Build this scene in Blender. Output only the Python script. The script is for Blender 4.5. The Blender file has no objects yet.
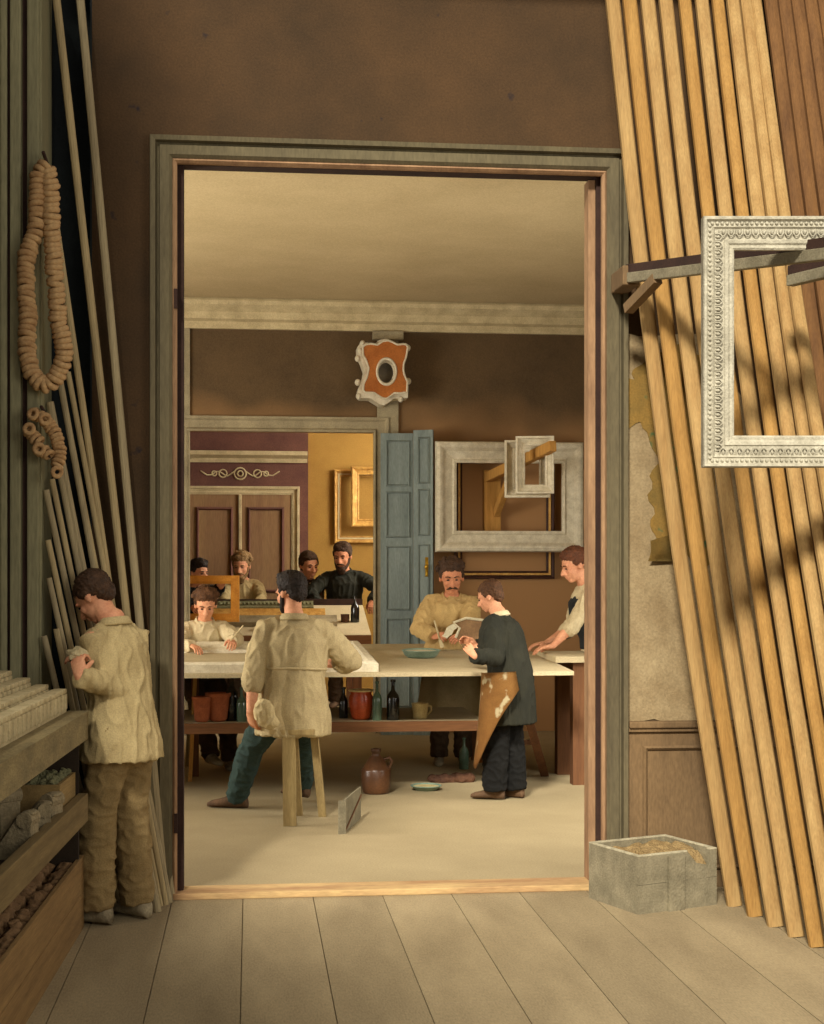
import bpy, bmesh, math, random
from mathutils import Vector, Matrix, Quaternion, noise
random.seed(7)
SC = bpy.context.scene
COL = SC.collection
V = Vector
# ------------------------------------------------------------------ camera
FOC = 1500.0
TH = math.atan(0.108)
EYE = V((0, -7.85, 1.7))
FW = V((math.sin(TH), math.cos(TH), 0)); RT = V((math.cos(TH), -math.sin(TH), 0)); UP = V((0, 0, 1))
def ray(px, py): return FW + RT * ((px - 412) / FOC) + UP * ((570 - py) / FOC)
def D(px, py, d): return EYE + ray(px, py) * d                 # point at a depth
def W(px, py, Y): r = ray(px, py); return EYE + r * ((Y - EYE.y) / r.y)
def G(px, py, z=0.0): r = ray(px, py); return EYE + r * ((z - EYE.z) / r.z)
cd = bpy.data.cameras.new('camera'); cam = bpy.data.objects.new('camera', cd); COL.objects.link(cam)
cam.location = EYE; cam.rotation_euler = (math.pi / 2, 0, -TH)
cd.sensor_fit = 'VERTICAL'; cd.sensor_height = 24.0; cd.lens = 24.0 * FOC / 1024
cd.shift_y = 58 / 1024; cd.clip_start = 0.05; cd.clip_end = 200
SC.camera = cam
SC.view_settings.view_transform = 'Standard'; SC.view_settings.look = 'None'
SC.view_settings.gamma = 1; SC.view_settings.use_curve_mapping = False
SC.view_settings.exposure = 0.0
try:
    SC.cycles.use_denoising = True; SC.cycles.max_bounces = 6; SC.cycles.diffuse_bounces = 4
except Exception: pass
# ------------------------------------------------------------------ materials
def lin(c):
    f = lambda v: v / 12.92 if v <= .04045 else ((v + .055) / 1.055) ** 2.4
    return tuple(f(v / 255) for v in c) + (1,)
def mat(name, c1, c2=None, scale=6, rough=.85, bump=.15, stretch=(1, 1, 1), metal=0, spec=.25, contrast=.35, fine=90, bdist=.01, c3=None):
    m = bpy.data.materials.new(name); m.use_nodes = True; nt = m.node_tree; N = nt.nodes; L = nt.links
    b = N['Principled BSDF']; b.inputs['Roughness'].default_value = rough; b.inputs['Metallic'].default_value = metal
    b.inputs['Specular IOR Level'].default_value = spec
    c2 = c2 or tuple(max(0, v * .78) for v in c1)
    tc = N.new('ShaderNodeTexCoord'); mp = N.new('ShaderNodeMapping'); mp.inputs['Scale'].default_value = stretch
    L.new(tc.outputs['Object'], mp.inputs['Vector'])
    n = N.new('ShaderNodeTexNoise'); n.inputs['Scale'].default_value = scale; n.inputs['Detail'].default_value = 6; n.inputs['Roughness'].default_value = .62
    L.new(mp.outputs[0], n.inputs['Vector'])
    cr = N.new('ShaderNodeValToRGB'); e = cr.color_ramp.elements
    e[0].position = .5 - contrast / 2; e[1].position = .5 + contrast / 2; e[0].color = lin(c2); e[1].color = lin(c1)
    if c3: q = cr.color_ramp.elements.new(.5 + contrast * .1); q.color = lin(c3)
    L.new(n.outputs['Fac'], cr.inputs['Fac'])
    n2 = N.new('ShaderNodeTexNoise'); n2.inputs['Scale'].default_value = fine; n2.inputs['Detail'].default_value = 3
    L.new(mp.outputs[0], n2.inputs['Vector'])
    mx = N.new('ShaderNodeMixRGB'); mx.blend_type = 'OVERLAY'; mx.inputs['Fac'].default_value = .35
    L.new(cr.outputs['Color'], mx.inputs['Color1']); L.new(n2.outputs['Fac'], mx.inputs['Color2'])
    L.new(mx.outputs['Color'], b.inputs['Base Color'])
    if bump:
        bp = N.new('ShaderNodeBump'); bp.inputs['Strength'].default_value = bump; bp.inputs['Distance'].default_value = bdist
        L.new(n2.outputs['Fac'], bp.inputs['Height']); L.new(bp.outputs['Normal'], b.inputs['Normal'])
    m['col'] = 1
    return m
def wood(name, c1, c2=None, axis=2, **k):
    st = [1, 1, 1]; st[axis] = .06
    k.setdefault('scale', 22); k.setdefault('fine', 160); k.setdefault('contrast', .5)
    return mat(name, c1, c2, stretch=tuple(st), **k)
# ------------------------------------------------------------------ objects
def obj(name, bm, m=None, parent=None, loc=None, rot=None, smooth=False, mats=None):
    if isinstance(bm, bmesh.types.BMesh):
        me = bpy.data.meshes.new(name); bm.normal_update(); bm.to_mesh(me); bm.free()
    else: me = bm
    if smooth: me.polygons.foreach_set('use_smooth', [True] * len(me.polygons))
    o = bpy.data.objects.new(name, me); COL.objects.link(o)
    if mats:
        for q in mats: me.materials.append(q)
    elif m and not me.materials: me.materials.append(m)
    if parent: o.parent = parent
    if loc is not None: o.location = loc
    if rot is not None: o.rotation_euler = rot
    return o
def tag(o, label=None, cat=None, group=None, kind=None):
    if label: o['label'] = label
    if cat: o['category'] = cat
    if group: o['group'] = group
    if kind: o['kind'] = kind
    return o
def struct(name, bm, m, parent=None, **k):
    o = obj(name, bm, m, parent, **k)
    if not parent: o['kind'] = 'structure'
    return o
def empty(name, loc=(0, 0, 0), rz=0):
    o = bpy.data.objects.new(name, None); COL.objects.link(o); o.location = loc; o.rotation_euler = (0, 0, rz); o.empty_display_size = .1
    return o
def dup(o, loc=None, rot=None, label=None, group=None):
    c = o.copy(); COL.objects.link(c)
    if loc is not None: c.location = loc
    if rot is not None: c.rotation_euler = rot
    if label: c['label'] = label
    if group: c['group'] = group
    for ch in list(o.children):
        k = ch.copy(); COL.objects.link(k); k.parent = c
        for g in list(ch.children):
            q = g.copy(); COL.objects.link(q); q.parent = k
    return c
# ------------------------------------------------------------------ shapes
def NB(): return bmesh.new()
def box(bm, c, s, M=None, bev=0):
    c = V(c); r = bmesh.ops.create_cube(bm, size=1); vs = r['verts']
    for v in vs: v.co = V((v.co.x * s[0], v.co.y * s[1], v.co.z * s[2])) + c
    if bev:
        es = list({e for v in vs for e in v.link_edges})
        r2 = bmesh.ops.bevel(bm, geom=es, offset=bev, segments=2, affect='EDGES', profile=.6)
        vs = list({v for f in r2['faces'] for v in f.verts} | {v for v in vs if v.is_valid})
    if M:
        for v in vs: v.co = M @ v.co
    return vs
def bx(x0, x1, y0, y1, z0, z1, bm=None, bev=0, M=None):
    bm = bm or NB(); box(bm, ((x0 + x1) / 2, (y0 + y1) / 2, (z0 + z1) / 2), (abs(x1 - x0), abs(y1 - y0), abs(z1 - z0)), M, bev); return bm
def rings(bm, rs, cap0=True, cap1=True, closed=True):
    L = [[bm.verts.new(p) for p in r] for r in rs]; n = len(L[0])
    for a, b in zip(L, L[1:]):
        for i in range(n if closed else n - 1):
            j = (i + 1) % n
            try: bm.faces.new((a[i], a[j], b[j], b[i]))
            except ValueError: pass
    if cap0: bm.faces.new(list(reversed(L[0])))
    if cap1: bm.faces.new(L[-1])
    return L
def tube(bm, pts, rad, seg=12, ref=None, round_ends=True):
    pts = [V(p) for p in pts]; n = len(pts)
    rad = [(r, r) if not isinstance(r, (tuple, list)) else r for r in (rad if isinstance(rad, (list, tuple)) and len(rad) == n else [rad] * n)]
    T = []
    for i in range(n):
        a = pts[max(0, i - 1)]; b = pts[min(n - 1, i + 1)]; t = (b - a)
        T.append(t.normalized() if t.length > 1e-9 else V((0, 0, 1)))
    x = V(ref) if ref is not None else (V((1, 0, 0)) if abs(T[0].x) < .8 else V((0, 1, 0)))
    out = []
    def ring(c, t, x, rx, ry):
        y = t.cross(x)
        return [c + x * (math.cos(2 * math.pi * k / seg) * rx) + y * (math.sin(2 * math.pi * k / seg) * ry) for k in range(seg)]
    for i in range(n):
        t = T[i]; x = (x - t * x.dot(t)); x = x.normalized() if x.length > 1e-6 else t.orthogonal().normalized()
        rx, ry = rad[i]; m = min(rx, ry)
        if i == 0 and round_ends:
            for q in (80, 50, 25):
                a = math.radians(q); out.append(ring(pts[0] - t * (m * math.sin(a)), t, x, rx * math.cos(a), ry * math.cos(a)))
        out.append(ring(pts[i], t, x, rx, ry))
        if i == n - 1 and round_ends:
            for q in (25, 50, 80):
                a = math.radians(q); out.append(ring(pts[i] + t * (m * math.sin(a)), t, x, rx * math.cos(a), ry * math.cos(a)))
    rings(bm, out); return bm
def ell(bm, c, r, M=None, u=14, v=9):
    r0 = bmesh.ops.create_uvsphere(bm, u_segments=u, v_segments=v, radius=1)
    c = V(c)
    for q in r0['verts']:
        p = V((q.co.x * r[0], q.co.y * r[1], q.co.z * r[2]))
        if M: p = M @ p
        q.co = p + c
def lathe(bm, prof, seg=24, c=(0, 0, 0)):
    c = V(c); rs = [[c + V((r * math.cos(2 * math.pi * k / seg), r * math.sin(2 * math.pi * k / seg), z)) for k in range(seg)] for r, z in prof]
    rings(bm, rs); return bm
def prism(bm, poly, h, M=None):                      # poly in xy, extruded along z by h
    a = [V((p[0], p[1], 0)) for p in poly]; b = [V((p[0], p[1], h)) for p in poly]
    if M: a = [M @ q for q in a]; b = [M @ q for q in b]
    rings(bm, [a, b]); return bm
def torus(bm, R, r, su=18, sv=8, M=None, sx=1, sz=1):
    L = []
    for i in range(su):
        a = 2 * math.pi * i / su; row = []
        for j in range(sv):
            b = 2 * math.pi * j / sv; q = R + r * math.cos(b)
            p = V((q * math.cos(a) * sx, q * math.sin(a) * sz, r * math.sin(b)))
            row.append(bm.verts.new(M @ p if M else p))
        L.append(row)
    for i in range(su):
        for j in range(sv):
            bm.faces.new((L[i][j], L[(i + 1) % su][j], L[(i + 1) % su][(j + 1) % sv], L[i][(j + 1) % sv]))
    return bm
def sweep_rect(bm, x0, x1, z0, z1, prof, y=0, three=False):
    """moulding of profile (outward, forward) mitred round the rectangle x0..x1, z0..z1 in the plane y; forward is -y"""
    cs = [(x0, z0, -1, -1), (x0, z1, -1, 1), (x1, z1, 1, 1), (x1, z0, 1, -1)]
    R = []
    for k, (cx, cz, sx, sz) in enumerate(cs):
        if three and sz < 0: sz = 0
        R.append([V((cx + sx * a, y - b, cz + sz * a)) for a, b in prof])
    if three: rings(bm, R); return bm
    L = [[bm.verts.new(p) for p in r] for r in R]; n = len(prof)
    for k in range(4):
        a = L[k]; b = L[(k + 1) % 4]
        for i in range(n): bm.faces.new((a[i], a[(i + 1) % n], b[(i + 1) % n], b[i]))
    return bm
def fixn(bm): bmesh.ops.recalc_face_normals(bm, faces=bm.faces[:]); return bm
def bar(bm, a, b, w, t, ref=None, bev=0):
    """rectangular bar from a to b; width w along ref, thickness t across"""
    a = V(a); b = V(b); z = (b - a); l = z.length; z.normalize()
    x = V(ref) if ref is not None else V((1, 0, 0)); x = (x - z * x.dot(z)).normalized(); y = z.cross(x)
    M = Matrix(((x.x, y.x, z.x, a.x), (x.y, y.y, z.y, a.y), (x.z, y.z, z.z, a.z), (0, 0, 0, 1)))
    box(bm, (0, 0, l / 2), (w, t, l), M, bev); return bm
# ================================================================== materials
M_WALL = mat('wall_brown_paint', (84, 61, 37), (50, 39, 26), scale=1.3, contrast=.5, rough=.9)
def add_spots(m, col, scale, thr):
    nt = m.node_tree; N = nt.nodes; L = nt.links; b = N['Principled BSDF']; src = b.inputs['Base Color'].links[0].from_socket
    tc = N.new('ShaderNodeTexCoord'); nz = N.new('ShaderNodeTexNoise'); nz.inputs['Scale'].default_value = scale; nz.inputs['Detail'].default_value = 3
    L.new(tc.outputs['Object'], nz.inputs['Vector'])
    r = N.new('ShaderNodeValToRGB'); r.color_ramp.elements[0].position = thr; r.color_ramp.elements[1].position = thr + .06
    L.new(nz.outputs['Fac'], r.inputs['Fac']); mx = N.new('ShaderNodeMixRGB'); mx.inputs['Color2'].default_value = lin(col)
    L.new(r.outputs['Color'], mx.inputs['Fac']); L.new(src, mx.inputs['Color1']); L.new(mx.outputs['Color'], b.inputs['Base Color'])
add_spots(M_WALL, (40, 33, 34), 7.5, .68)
M_WALL2 = mat('workshop_wall_brown', (112, 86, 56), (84, 64, 42), scale=.9, contrast=.5)
M_WALL2L = mat('workshop_wall_low_brown', (140, 105, 68), (122, 90, 58), scale=1.5)
M_CEIL = mat('ceiling_cream', (206, 186, 144), (182, 162, 122), scale=1.2, contrast=.6, bump=.05)
M_YEL = mat('ochre_wall', (176, 136, 66), (148, 110, 50), scale=2.0, contrast=.5)
M_MAR = mat('maroon_paint', (112, 74, 62), (92, 60, 52), scale=3)
M_MARDOOR = wood('old_maroon_door', (156, 124, 84), (122, 88, 66), scale=5)
M_GREY = mat('grey_stone_trim', (168, 154, 122), (136, 124, 98), scale=5, bump=.3)
M_CREAM = mat('cream_trim', (206, 188, 146), (176, 158, 120), scale=6)
M_GREEN = mat('grey_green_casing', (110, 100, 74), (82, 74, 56), scale=5, stretch=(1, 1, .2), contrast=.5)
M_GREEN2 = mat('green_grey_cupboard_paint', (148, 142, 108), (114, 110, 84), scale=5, stretch=(1, 1, .15), contrast=.5)
M_PINK = mat('rose_brown_bead', (164, 130, 96), (128, 98, 72), scale=9, stretch=(1, 1, .2))
M_DARKTRIM = mat('dark_brown_trim', (62, 42, 34), (46, 31, 26), scale=6)
M_VOID = mat('recess_shade_teal', (34, 40, 40), (22, 26, 28), scale=3)
M_PLASTER = mat('bare_plaster', (160, 142, 108), (122, 102, 72), scale=4.5, contrast=.5, bump=.22, bdist=.015)
M_OCHREPAPER = mat('peeling_ochre_paper', (140, 108, 50), (104, 86, 44), scale=5, contrast=.4)
add_spots(M_OCHREPAPER, (72, 92, 56), 9, .62)
M_WAINS = mat('brown_wainscot', (122, 98, 68), (98, 78, 54), scale=4, stretch=(1, 1, .3))
M_FLOOR2 = mat('workshop_floor', (170, 154, 120), (144, 129, 98), scale=1.1, contrast=.6, bump=.1)
M_SHUT = mat('blue_grey_shutter', (138, 148, 142), (112, 122, 118), scale=7, stretch=(1, 1, .2))
M_BRASS = mat('brass', (220, 180, 60), (180, 130, 40), scale=20, metal=.7, rough=.35)
M_WHITEFR = mat('gesso_white', (232, 222, 196), (190, 178, 150), scale=14, contrast=.5, bump=.3)
M_WHITEFR2 = mat('gesso_grey_white', (192, 186, 166), (142, 136, 118), scale=16, contrast=.5, bump=.5)
M_DARKFR = mat('walnut_frame', (74, 44, 32), (52, 32, 24), scale=10, rough=.5)
M_GOLD = mat('gilt_edge', (214, 170, 92), (176, 126, 60), scale=15, rough=.5, metal=.15)
M_SLAT = wood('new_yellow_pine', (174, 144, 94), (148, 114, 68), scale=16)
M_SLAT2 = wood('golden_pine', (170, 132, 74), (144, 106, 54), scale=16)
M_SLATD = wood('shaded_brown_pine', (124, 88, 50), (88, 60, 36), scale=16)  # dark wood, with the slats' shade put into the colour as well
M_ROD = wood('grey_poplar_rod', (190, 170, 126), (150, 132, 98), scale=18)
M_ROD2 = wood('grey_gessoed_rod', (178, 162, 126), (138, 124, 96), scale=18)
M_WOODY = wood('yellow_wood', (206, 156, 82), (170, 120, 58), axis=2)
M_WOODB = wood('brown_wood', (124, 84, 50), (92, 60, 38), axis=0)
M_WOODBZ = wood('brown_wood_upright', (116, 78, 48), (86, 56, 36), axis=2)
M_CRATE = wood('red_brown_crate_wood', (150, 120, 76), (112, 86, 54), axis=1)
M_GREYWOOD = mat('weathered_grey_wood', (146, 137, 112), (104, 97, 78), scale=9, contrast=.5, bump=.4)
M_RACK = wood('old_rack_wood', (132, 112, 74), (96, 80, 52), axis=1)
M_RACKD = wood('dark_rack_wood', (56, 44, 32), (40, 32, 24), axis=1)
M_TABLE = mat('whitened_table_top', (194, 178, 142), (168, 152, 118), scale=2.5, contrast=.6)
M_TERRA = mat('terracotta', (176, 100, 62), (140, 76, 46), scale=10, rough=.7)
M_JUG = mat('brown_glazed_stoneware', (104, 68, 42), (70, 46, 30), scale=5, rough=.3, spec=.5)
M_GLASSG = mat('green_bottle_glass', (96, 120, 96), (66, 92, 78), scale=5, rough=.15, spec=.8)
M_GLASSD = mat('black_bottle_glass', (28, 30, 30), (18, 20, 20), scale=5, rough=.12, spec=.8)
M_REDJAR = mat('red_glazed_jar', (206, 92, 44), (156, 56, 28), scale=6, rough=.25, spec=.6)
M_CUP = mat('cream_cup', (222, 206, 150), (196, 176, 124), scale=8, rough=.5)
M_ENAMEL = mat('teal_enamel', (138, 158, 140), (104, 128, 114), scale=8, rough=.4)
M_GLUE = mat('white_glue', (214, 206, 176), (190, 180, 150), scale=8, rough=.4)
M_STONE = mat('dark_plaster_carving', (168, 152, 118), (116, 104, 80), scale=9, contrast=.5, bump=.5)
M_GREENCARV = mat('green_tinted_carving', (138, 134, 98), (94, 94, 68), scale=14, contrast=.5, bump=.5)
M_NUT = mat('tan_carved_piece', (150, 118, 82), (112, 84, 58), scale=12, contrast=.5, bump=.5)
M_MOULD = mat('cream_notched_moulding', (206, 190, 148), (162, 146, 110), scale=10, contrast=.5, bump=.4)
M_RING = mat('turned_wood_ring', (190, 156, 110), (150, 114, 76), scale=10)
M_STRING = mat('dark_cord', (70, 50, 36))
M_SAW = mat('sawdust', (164, 140, 96), (130, 106, 70), scale=30, contrast=.5, bump=.8, bdist=.02)
M_ORANGE = mat('orange_bole', (182, 110, 52), (152, 86, 38), scale=6)
M_MIRROR = mat('grey_mirror_plate', (130, 118, 92), (80, 74, 62), scale=5, rough=.3, spec=.6)
M_RAG = mat('red_brown_rag', (100, 68, 48), (66, 44, 34), scale=9, bump=.5)

# ---- front-room floor, planks running away from the viewer
def floor_material():
    m = mat('grey_floorboards', (168, 151, 118), (132, 117, 90), scale=2.6, contrast=.6, stretch=(1.5, .4, 1), bump=.15)
    nt = m.node_tree; N = nt.nodes; L = nt.links; b = N['Principled BSDF']; src = b.inputs['Base Color'].links[0].from_socket
    tc = N.new('ShaderNodeTexCoord'); sp = N.new('ShaderNodeSeparateXYZ'); L.new(tc.outputs['Object'], sp.inputs[0])
    a = N.new('ShaderNodeMath'); a.operation = 'MULTIPLY_ADD'; a.inputs[1].default_value = 1 / .362; a.inputs[2].default_value = .1; L.new(sp.outputs['X'], a.inputs[0])
    fl = N.new('ShaderNodeMath'); fl.operation = 'FLOOR'; L.new(a.outputs[0], fl.inputs[0])
    wn = N.new('ShaderNodeTexWhiteNoise'); wn.noise_dimensions = '1D'; L.new(fl.outputs[0], wn.inputs['W'])
    mr = N.new('ShaderNodeMapRange'); mr.inputs['To Min'].default_value = .88; mr.inputs['To Max'].default_value = 1.04; L.new(wn.outputs['Value'], mr.inputs['Value'])
    mx = N.new('ShaderNodeMixRGB'); mx.blend_type = 'MULTIPLY'; mx.inputs['Fac'].default_value = 1; L.new(src, mx.inputs['Color1']); L.new(mr.outputs[0], mx.inputs['Color2'])
    L.new(mx.outputs['Color'], b.inputs['Base Color'])
    return m
M_FLOOR = floor_material()
XL, XR, YB = -2.15, 3.6, -9.2            # front room: left wall, right wall, open rear
bm = NB(); bx(XL, XR, YB, .0, -.1, -.012, bm)
x = XL
seams = []
k0 = math.floor(XL / .362)
for k in range(k0, k0 + 20):
    a = max(XL, (k - .1) * .362); b = min(XR, (k + .9) * .362)
    if b - a < .02: continue
    ys = [YB, -6.3 + random.uniform(-.6, .6), -3.1 + random.uniform(-.8, 1.2), 0.0]
    for y0, y1 in zip(ys, ys[1:]): bx(a + .0022, b - .0022, y0 + .002, y1 - .002, -.012, 0, bm)
struct('floor', bm, M_FLOOR)

# ---- doorway wall
JL = W(175, 600, 0).x; JR = W(603, 600, 0).x; JT = W(180, 166, 0).z + .02; WT = .13
WH = 5.0
vx0 = W(47, 300, 0).x; vx1 = W(92, 300, 0).x
bm = NB()
bx(XL - .3, vx0, 0, WT, 0, WH, bm); bx(vx0 - .05, vx1 + .05, .205, .32, 0, WH, bm); bx(vx0 - .02, vx0 - .001, WT, .32, 0, WH, bm); bx(vx1 + .001, vx1 + .02, WT, .32, 0, WH, bm); bx(vx1, JL, 0, WT, 0, WH, bm)
bx(JR, XR + .3, 0, WT, 0, WH, bm); bx(JL, JR, 0, WT, JT, WH, bm)
struct('wall_back', bm, M_WALL)
bm = NB(); bx(vx0, vx1, .18, .2, 0, WH, bm); bx(vx0, vx0 + .01, 0, .18, 0, WH, bm); bx(vx1 - .01, vx1, 0, .18, 0, WH, bm)
struct('trim_12', bm, M_VOID)  # recess lining; the gap's shade is put into its near-black colour
# casing: grey-green moulding mitred round the opening
prof = [(.012, 0), (.012, .035), (.028, .05), (.075, .05), (.08, .028), (.092, .028), (.098, .06), (.122, .066), (.128, .03), (.128, 0)]
bm = NB(); sweep_rect(bm, JL, JR, 0, JT, prof, 0, True); fixn(bm)
struct('trim_1', bm, M_GREEN)
bm = NB(); sweep_rect(bm, JL, JR, 0, JT, [(-.012, 0), (-.012, .03), (.0, .042), (.012, .03), (.012, 0)], 0, True); fixn(bm)
struct('trim_2', bm, M_PINK)
# inner lining: dark frame fixed inside the opening, with a rose arris at the back on the right side
bm = NB(); bx(JL, JL + .042, .03, WT, .03, JT, bm); bx(JR - .03, JR, .03, WT, .03, JT, bm); bx(JL, JR, .03, WT, JT - .006, JT, bm)
struct('trim_3', bm, M_DARKTRIM)
bm = NB(); bx(JR - .068, JR - .03, WT - .08, WT + .02, .03, JT - .02, bm); 
struct('trim_4', bm, M_PINK)
bm = NB(); bx(JL - .01, JR + .01, -.05, WT + .02, 0, .034, bm, .006); struct('trim_5', bm, mat('threshold_wood', (196, 166, 116), (150, 112, 80), scale=8, stretch=(.2, 1, 1)))
# hinges on the left jamb (two small brown leaves)
for zc in (W(176, 300, 0).z, W(176, 822, 0).z):
    struct('trim_13', bx(JL - .004, JL + .014, -.048, -.03, zc - .05, zc + .05), M_DARKTRIM)
# wainscot on the right part of the wall
wz = W(660, 727, 0).z; wx0 = JR + .13
bm = NB(); bx(wx0, XR, -.025, 0, 0, wz, bm); struct('trim_6', bm, M_WAINS)
bm = NB(); bx(wx0, XR, -.06, 0, wz, wz + .035, bm, .008); bx(wx0, XR, -.045, -.02, wz - .02, wz, bm); struct('trim_7', bm, M_WAINS)
bm = NB(); px0 = W(646, 760, 0).x
for k in range(4): sweep_rect(bm, px0 + k * .62, px0 + .5 + k * .62, .12, wz - .12, [(0, 0), (0, .008), (.012, .02), (.024, .008), (.024, 0)], -.025)
fixn(bm); struct('trim_8', bm, M_WAINS)
# plaster area and peeling paper on the right, thin raised coats with ragged outlines
def ragged(pts, rough, sub=8):
    out = []
    for i in range(len(pts)):
        a = V(pts[i]); b = V(pts[(i + 1) % len(pts)])
        for k in range(sub):
            p = a.lerp(b, k / sub); n = (b - a); n = V((-n.y, n.x)).normalized() if n.length > 0 else V((0, 1))
            out.append(p + n * (noise.noise(V((p.x * 9, p.y * 9, i * .7))) * rough if k else 0))
    return out
def flatcoat(name, pxs, th, m, rough=.06, y0=0.0):
    poly = ragged([(W(a, b, 0).x, W(a, b, 0).z) for a, b in pxs], rough)
    bm = NB(); rings(bm, [[V((p.x, y0, p.y)) for p in poly], [V((p.x, y0 - th, p.y)) for p in poly]]); fixn(bm)
    bmesh.ops.triangulate(bm, faces=[f for f in bm.faces if len(f.verts) > 4])
    return struct(name, bm, m)
flatcoat('wall_back_plaster', [(618, 334), (700, 334), (760, 420), (760, 722), (618, 722)], .006, M_PLASTER, .03)
flatcoat('wall_back_paper', [(648, 356), (700, 356), (720, 560), (668, 556), (650, 520), (652, 470), (642, 428), (622, 425), (620, 400), (634, 380)], .010, M_OCHREPAPER, .09)
# curled flap of paper
bm = NB(); c = W(668, 552, 0); L0 = []
for i in range(7):
    t = i / 6; L0.append([c + V((-.10 + .16 * s - .02 * t, -.012 - .05 * math.sin(t * 2.6) * (1 - .4 * s), .06 - .11 * t + .05 * s * (1 - t))) for s in (0, .33, .66, 1)])
rings(bm, L0, False, False, closed=False); bmesh.ops.solidify(bm, geom=bm.faces[:], thickness=.004)
struct('wall_back_paper_flap', bm, M_OCHREPAPER, smooth=True)
# left wall, right wall, ceiling of the front room
pass  # wall_left is built with its shadow-shaping opening below
struct('wall_right', bx(XR, XR + .3, -4.5, 0, 0, WH), M_WALL)
struct('ceiling', bx(XL - .3, XR + .3, -.35, WT, WH, WH + .2), M_CEIL)

# ---- workroom
WY = 7.75; WX0, WX1 = -4.4, 3.9; ZC = 4.46
struct('floor_workroom', bx(WX0, WX1, WT * 0 + 0.0, 13.5, -.1, 0), M_FLOOR2)
struct('ceiling_workroom', bx(WX0, WX1, .34, 13.5, ZC, ZC + .2), M_CEIL)
ox1 = W(377, 500, WY).x; oz = W(280, 430, WY).z; ox0 = W(186, 500, WY).x
zsplit = 3.35
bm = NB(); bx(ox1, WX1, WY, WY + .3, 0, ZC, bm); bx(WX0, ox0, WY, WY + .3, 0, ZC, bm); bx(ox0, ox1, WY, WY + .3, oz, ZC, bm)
def tone_by_height():  # colour runs from tan low down to darker brown above
    m = mat('workshop_wall_tone_by_height', (106, 84, 56), (76, 60, 40), scale=.9, contrast=.45)
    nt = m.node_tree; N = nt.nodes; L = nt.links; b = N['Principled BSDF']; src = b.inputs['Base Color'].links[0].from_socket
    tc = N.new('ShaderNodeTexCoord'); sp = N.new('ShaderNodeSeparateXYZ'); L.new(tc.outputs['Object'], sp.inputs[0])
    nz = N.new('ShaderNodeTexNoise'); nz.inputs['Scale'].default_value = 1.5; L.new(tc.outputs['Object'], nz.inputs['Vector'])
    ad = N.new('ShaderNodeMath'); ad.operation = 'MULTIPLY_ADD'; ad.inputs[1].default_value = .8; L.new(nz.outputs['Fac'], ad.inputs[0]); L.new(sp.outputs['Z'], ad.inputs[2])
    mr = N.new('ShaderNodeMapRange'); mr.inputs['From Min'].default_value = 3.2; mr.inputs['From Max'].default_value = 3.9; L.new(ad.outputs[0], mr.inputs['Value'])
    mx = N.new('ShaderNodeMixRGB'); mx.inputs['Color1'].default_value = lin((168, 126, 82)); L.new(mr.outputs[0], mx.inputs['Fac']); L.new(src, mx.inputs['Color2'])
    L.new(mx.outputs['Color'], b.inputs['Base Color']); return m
struct('wall_workroom_back', bm, tone_by_height())
struct('wall_workroom_left', bx(WX0 - .3, WX0, WT, 13.5, 0, ZC), M_WALL2)
struct('wall_workroom_right', bx(WX1, WX1 + .3, WT, 13.5, 0, ZC), M_WALL2)
# cornice
bm = NB(); cz = W(380, 330, WY).z
pr = [(WY, cz - .02), (WY - .05, cz - .02), (WY - .06, cz + .05), (WY - .12, cz + .07), (WY - .13, cz + .14), (WY - .22, cz + .2), (WY - .23, cz + .24), (WY - .3, cz + .26), (WY - .3, ZC), (WY, ZC)]
rings(bm, [[V((xx, a, b)) for a, b in pr] for xx in (WX0, WX1)]); fixn(bm); struct('trim_9', bm, M_CREAM)
# architrave of the opening and pilaster strips
bm = NB(); sweep_rect(bm, ox0, ox1 - .02, 0, oz, [(-.02, 0), (-.02, .05), (.0, .06), (.02, .035), (.09, .035), (.11, .06), (.135, .065), (.14, 0)], WY, True); fixn(bm); struct('trim_10', bm, M_GREY)
bm = NB(); pxa = W(377, 400, WY).x; pxb = W(398, 400, WY).x
bx(pxa, pxb, WY - .04, WY, 0, cz, bm); bx(pxa - .05, pxb + .05, WY - .09, WY, cz - .11, cz - .02, bm, .01)
pl0 = W(183, 400, WY).x; bx(pl0 - .1, W(190, 400, WY).x, WY - .04, WY, 0, cz, bm)
struct('trim_11', bm, M_GREY)
# shutter / folding door standing open against the wall
sh = empty('folding_door', W(404, 640, WY)); sh.location.z = 0
tag(sh, 'blue-grey panelled folding door standing open beside the far doorway', 'door')
a0 = W(380, 500, WY - .12).x - sh.location.x; a1 = W(412, 500, WY - .12).x - sh.location.x; a2 = W(429, 500, WY - .3).x - sh.location.x
hz = W(400, 434, WY - .12).z
def leaf(w, h, t=.04, cols=1, rows=((.1, .38), (.42, .62), (.66, .8), (.83, .97))):
    bm = NB(); bx(0, w, 0, t, 0, h, bm)
    for r0, r1 in rows:
        sweep_rect(bm, .07, w - .05, h * r0, h * r1, [(0, 0), (0, .006), (.01, .022), (.022, .006), (.022, 0)], 0)
    fixn(bm); return bm
lf = obj('door_leaf', leaf(a1 - a0, hz), M_SHUT, sh, loc=(a0, -.2, 0), rot=(0, 0, -.05))
lf2 = obj('door_leaf', leaf(abs(a2 - a1) + .05, hz + .03, .04), M_SHUT, sh, loc=(a1, -.24, 0), rot=(0, 0, -.35))
bm = NB(); ell(bm, (0, -.03, 0), (.022, .022, .03)); box(bm, (0, 0, 0), (.04, .01, .2)); ell(bm, (0, -.02, -.07), (.014, .014, .03))
hh = obj('door_handle', bm, M_BRASS, lf2, loc=(.15, -.012, W(425, 567, WY - .3).z), smooth=True); tag(hh, 'brass handle')

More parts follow.
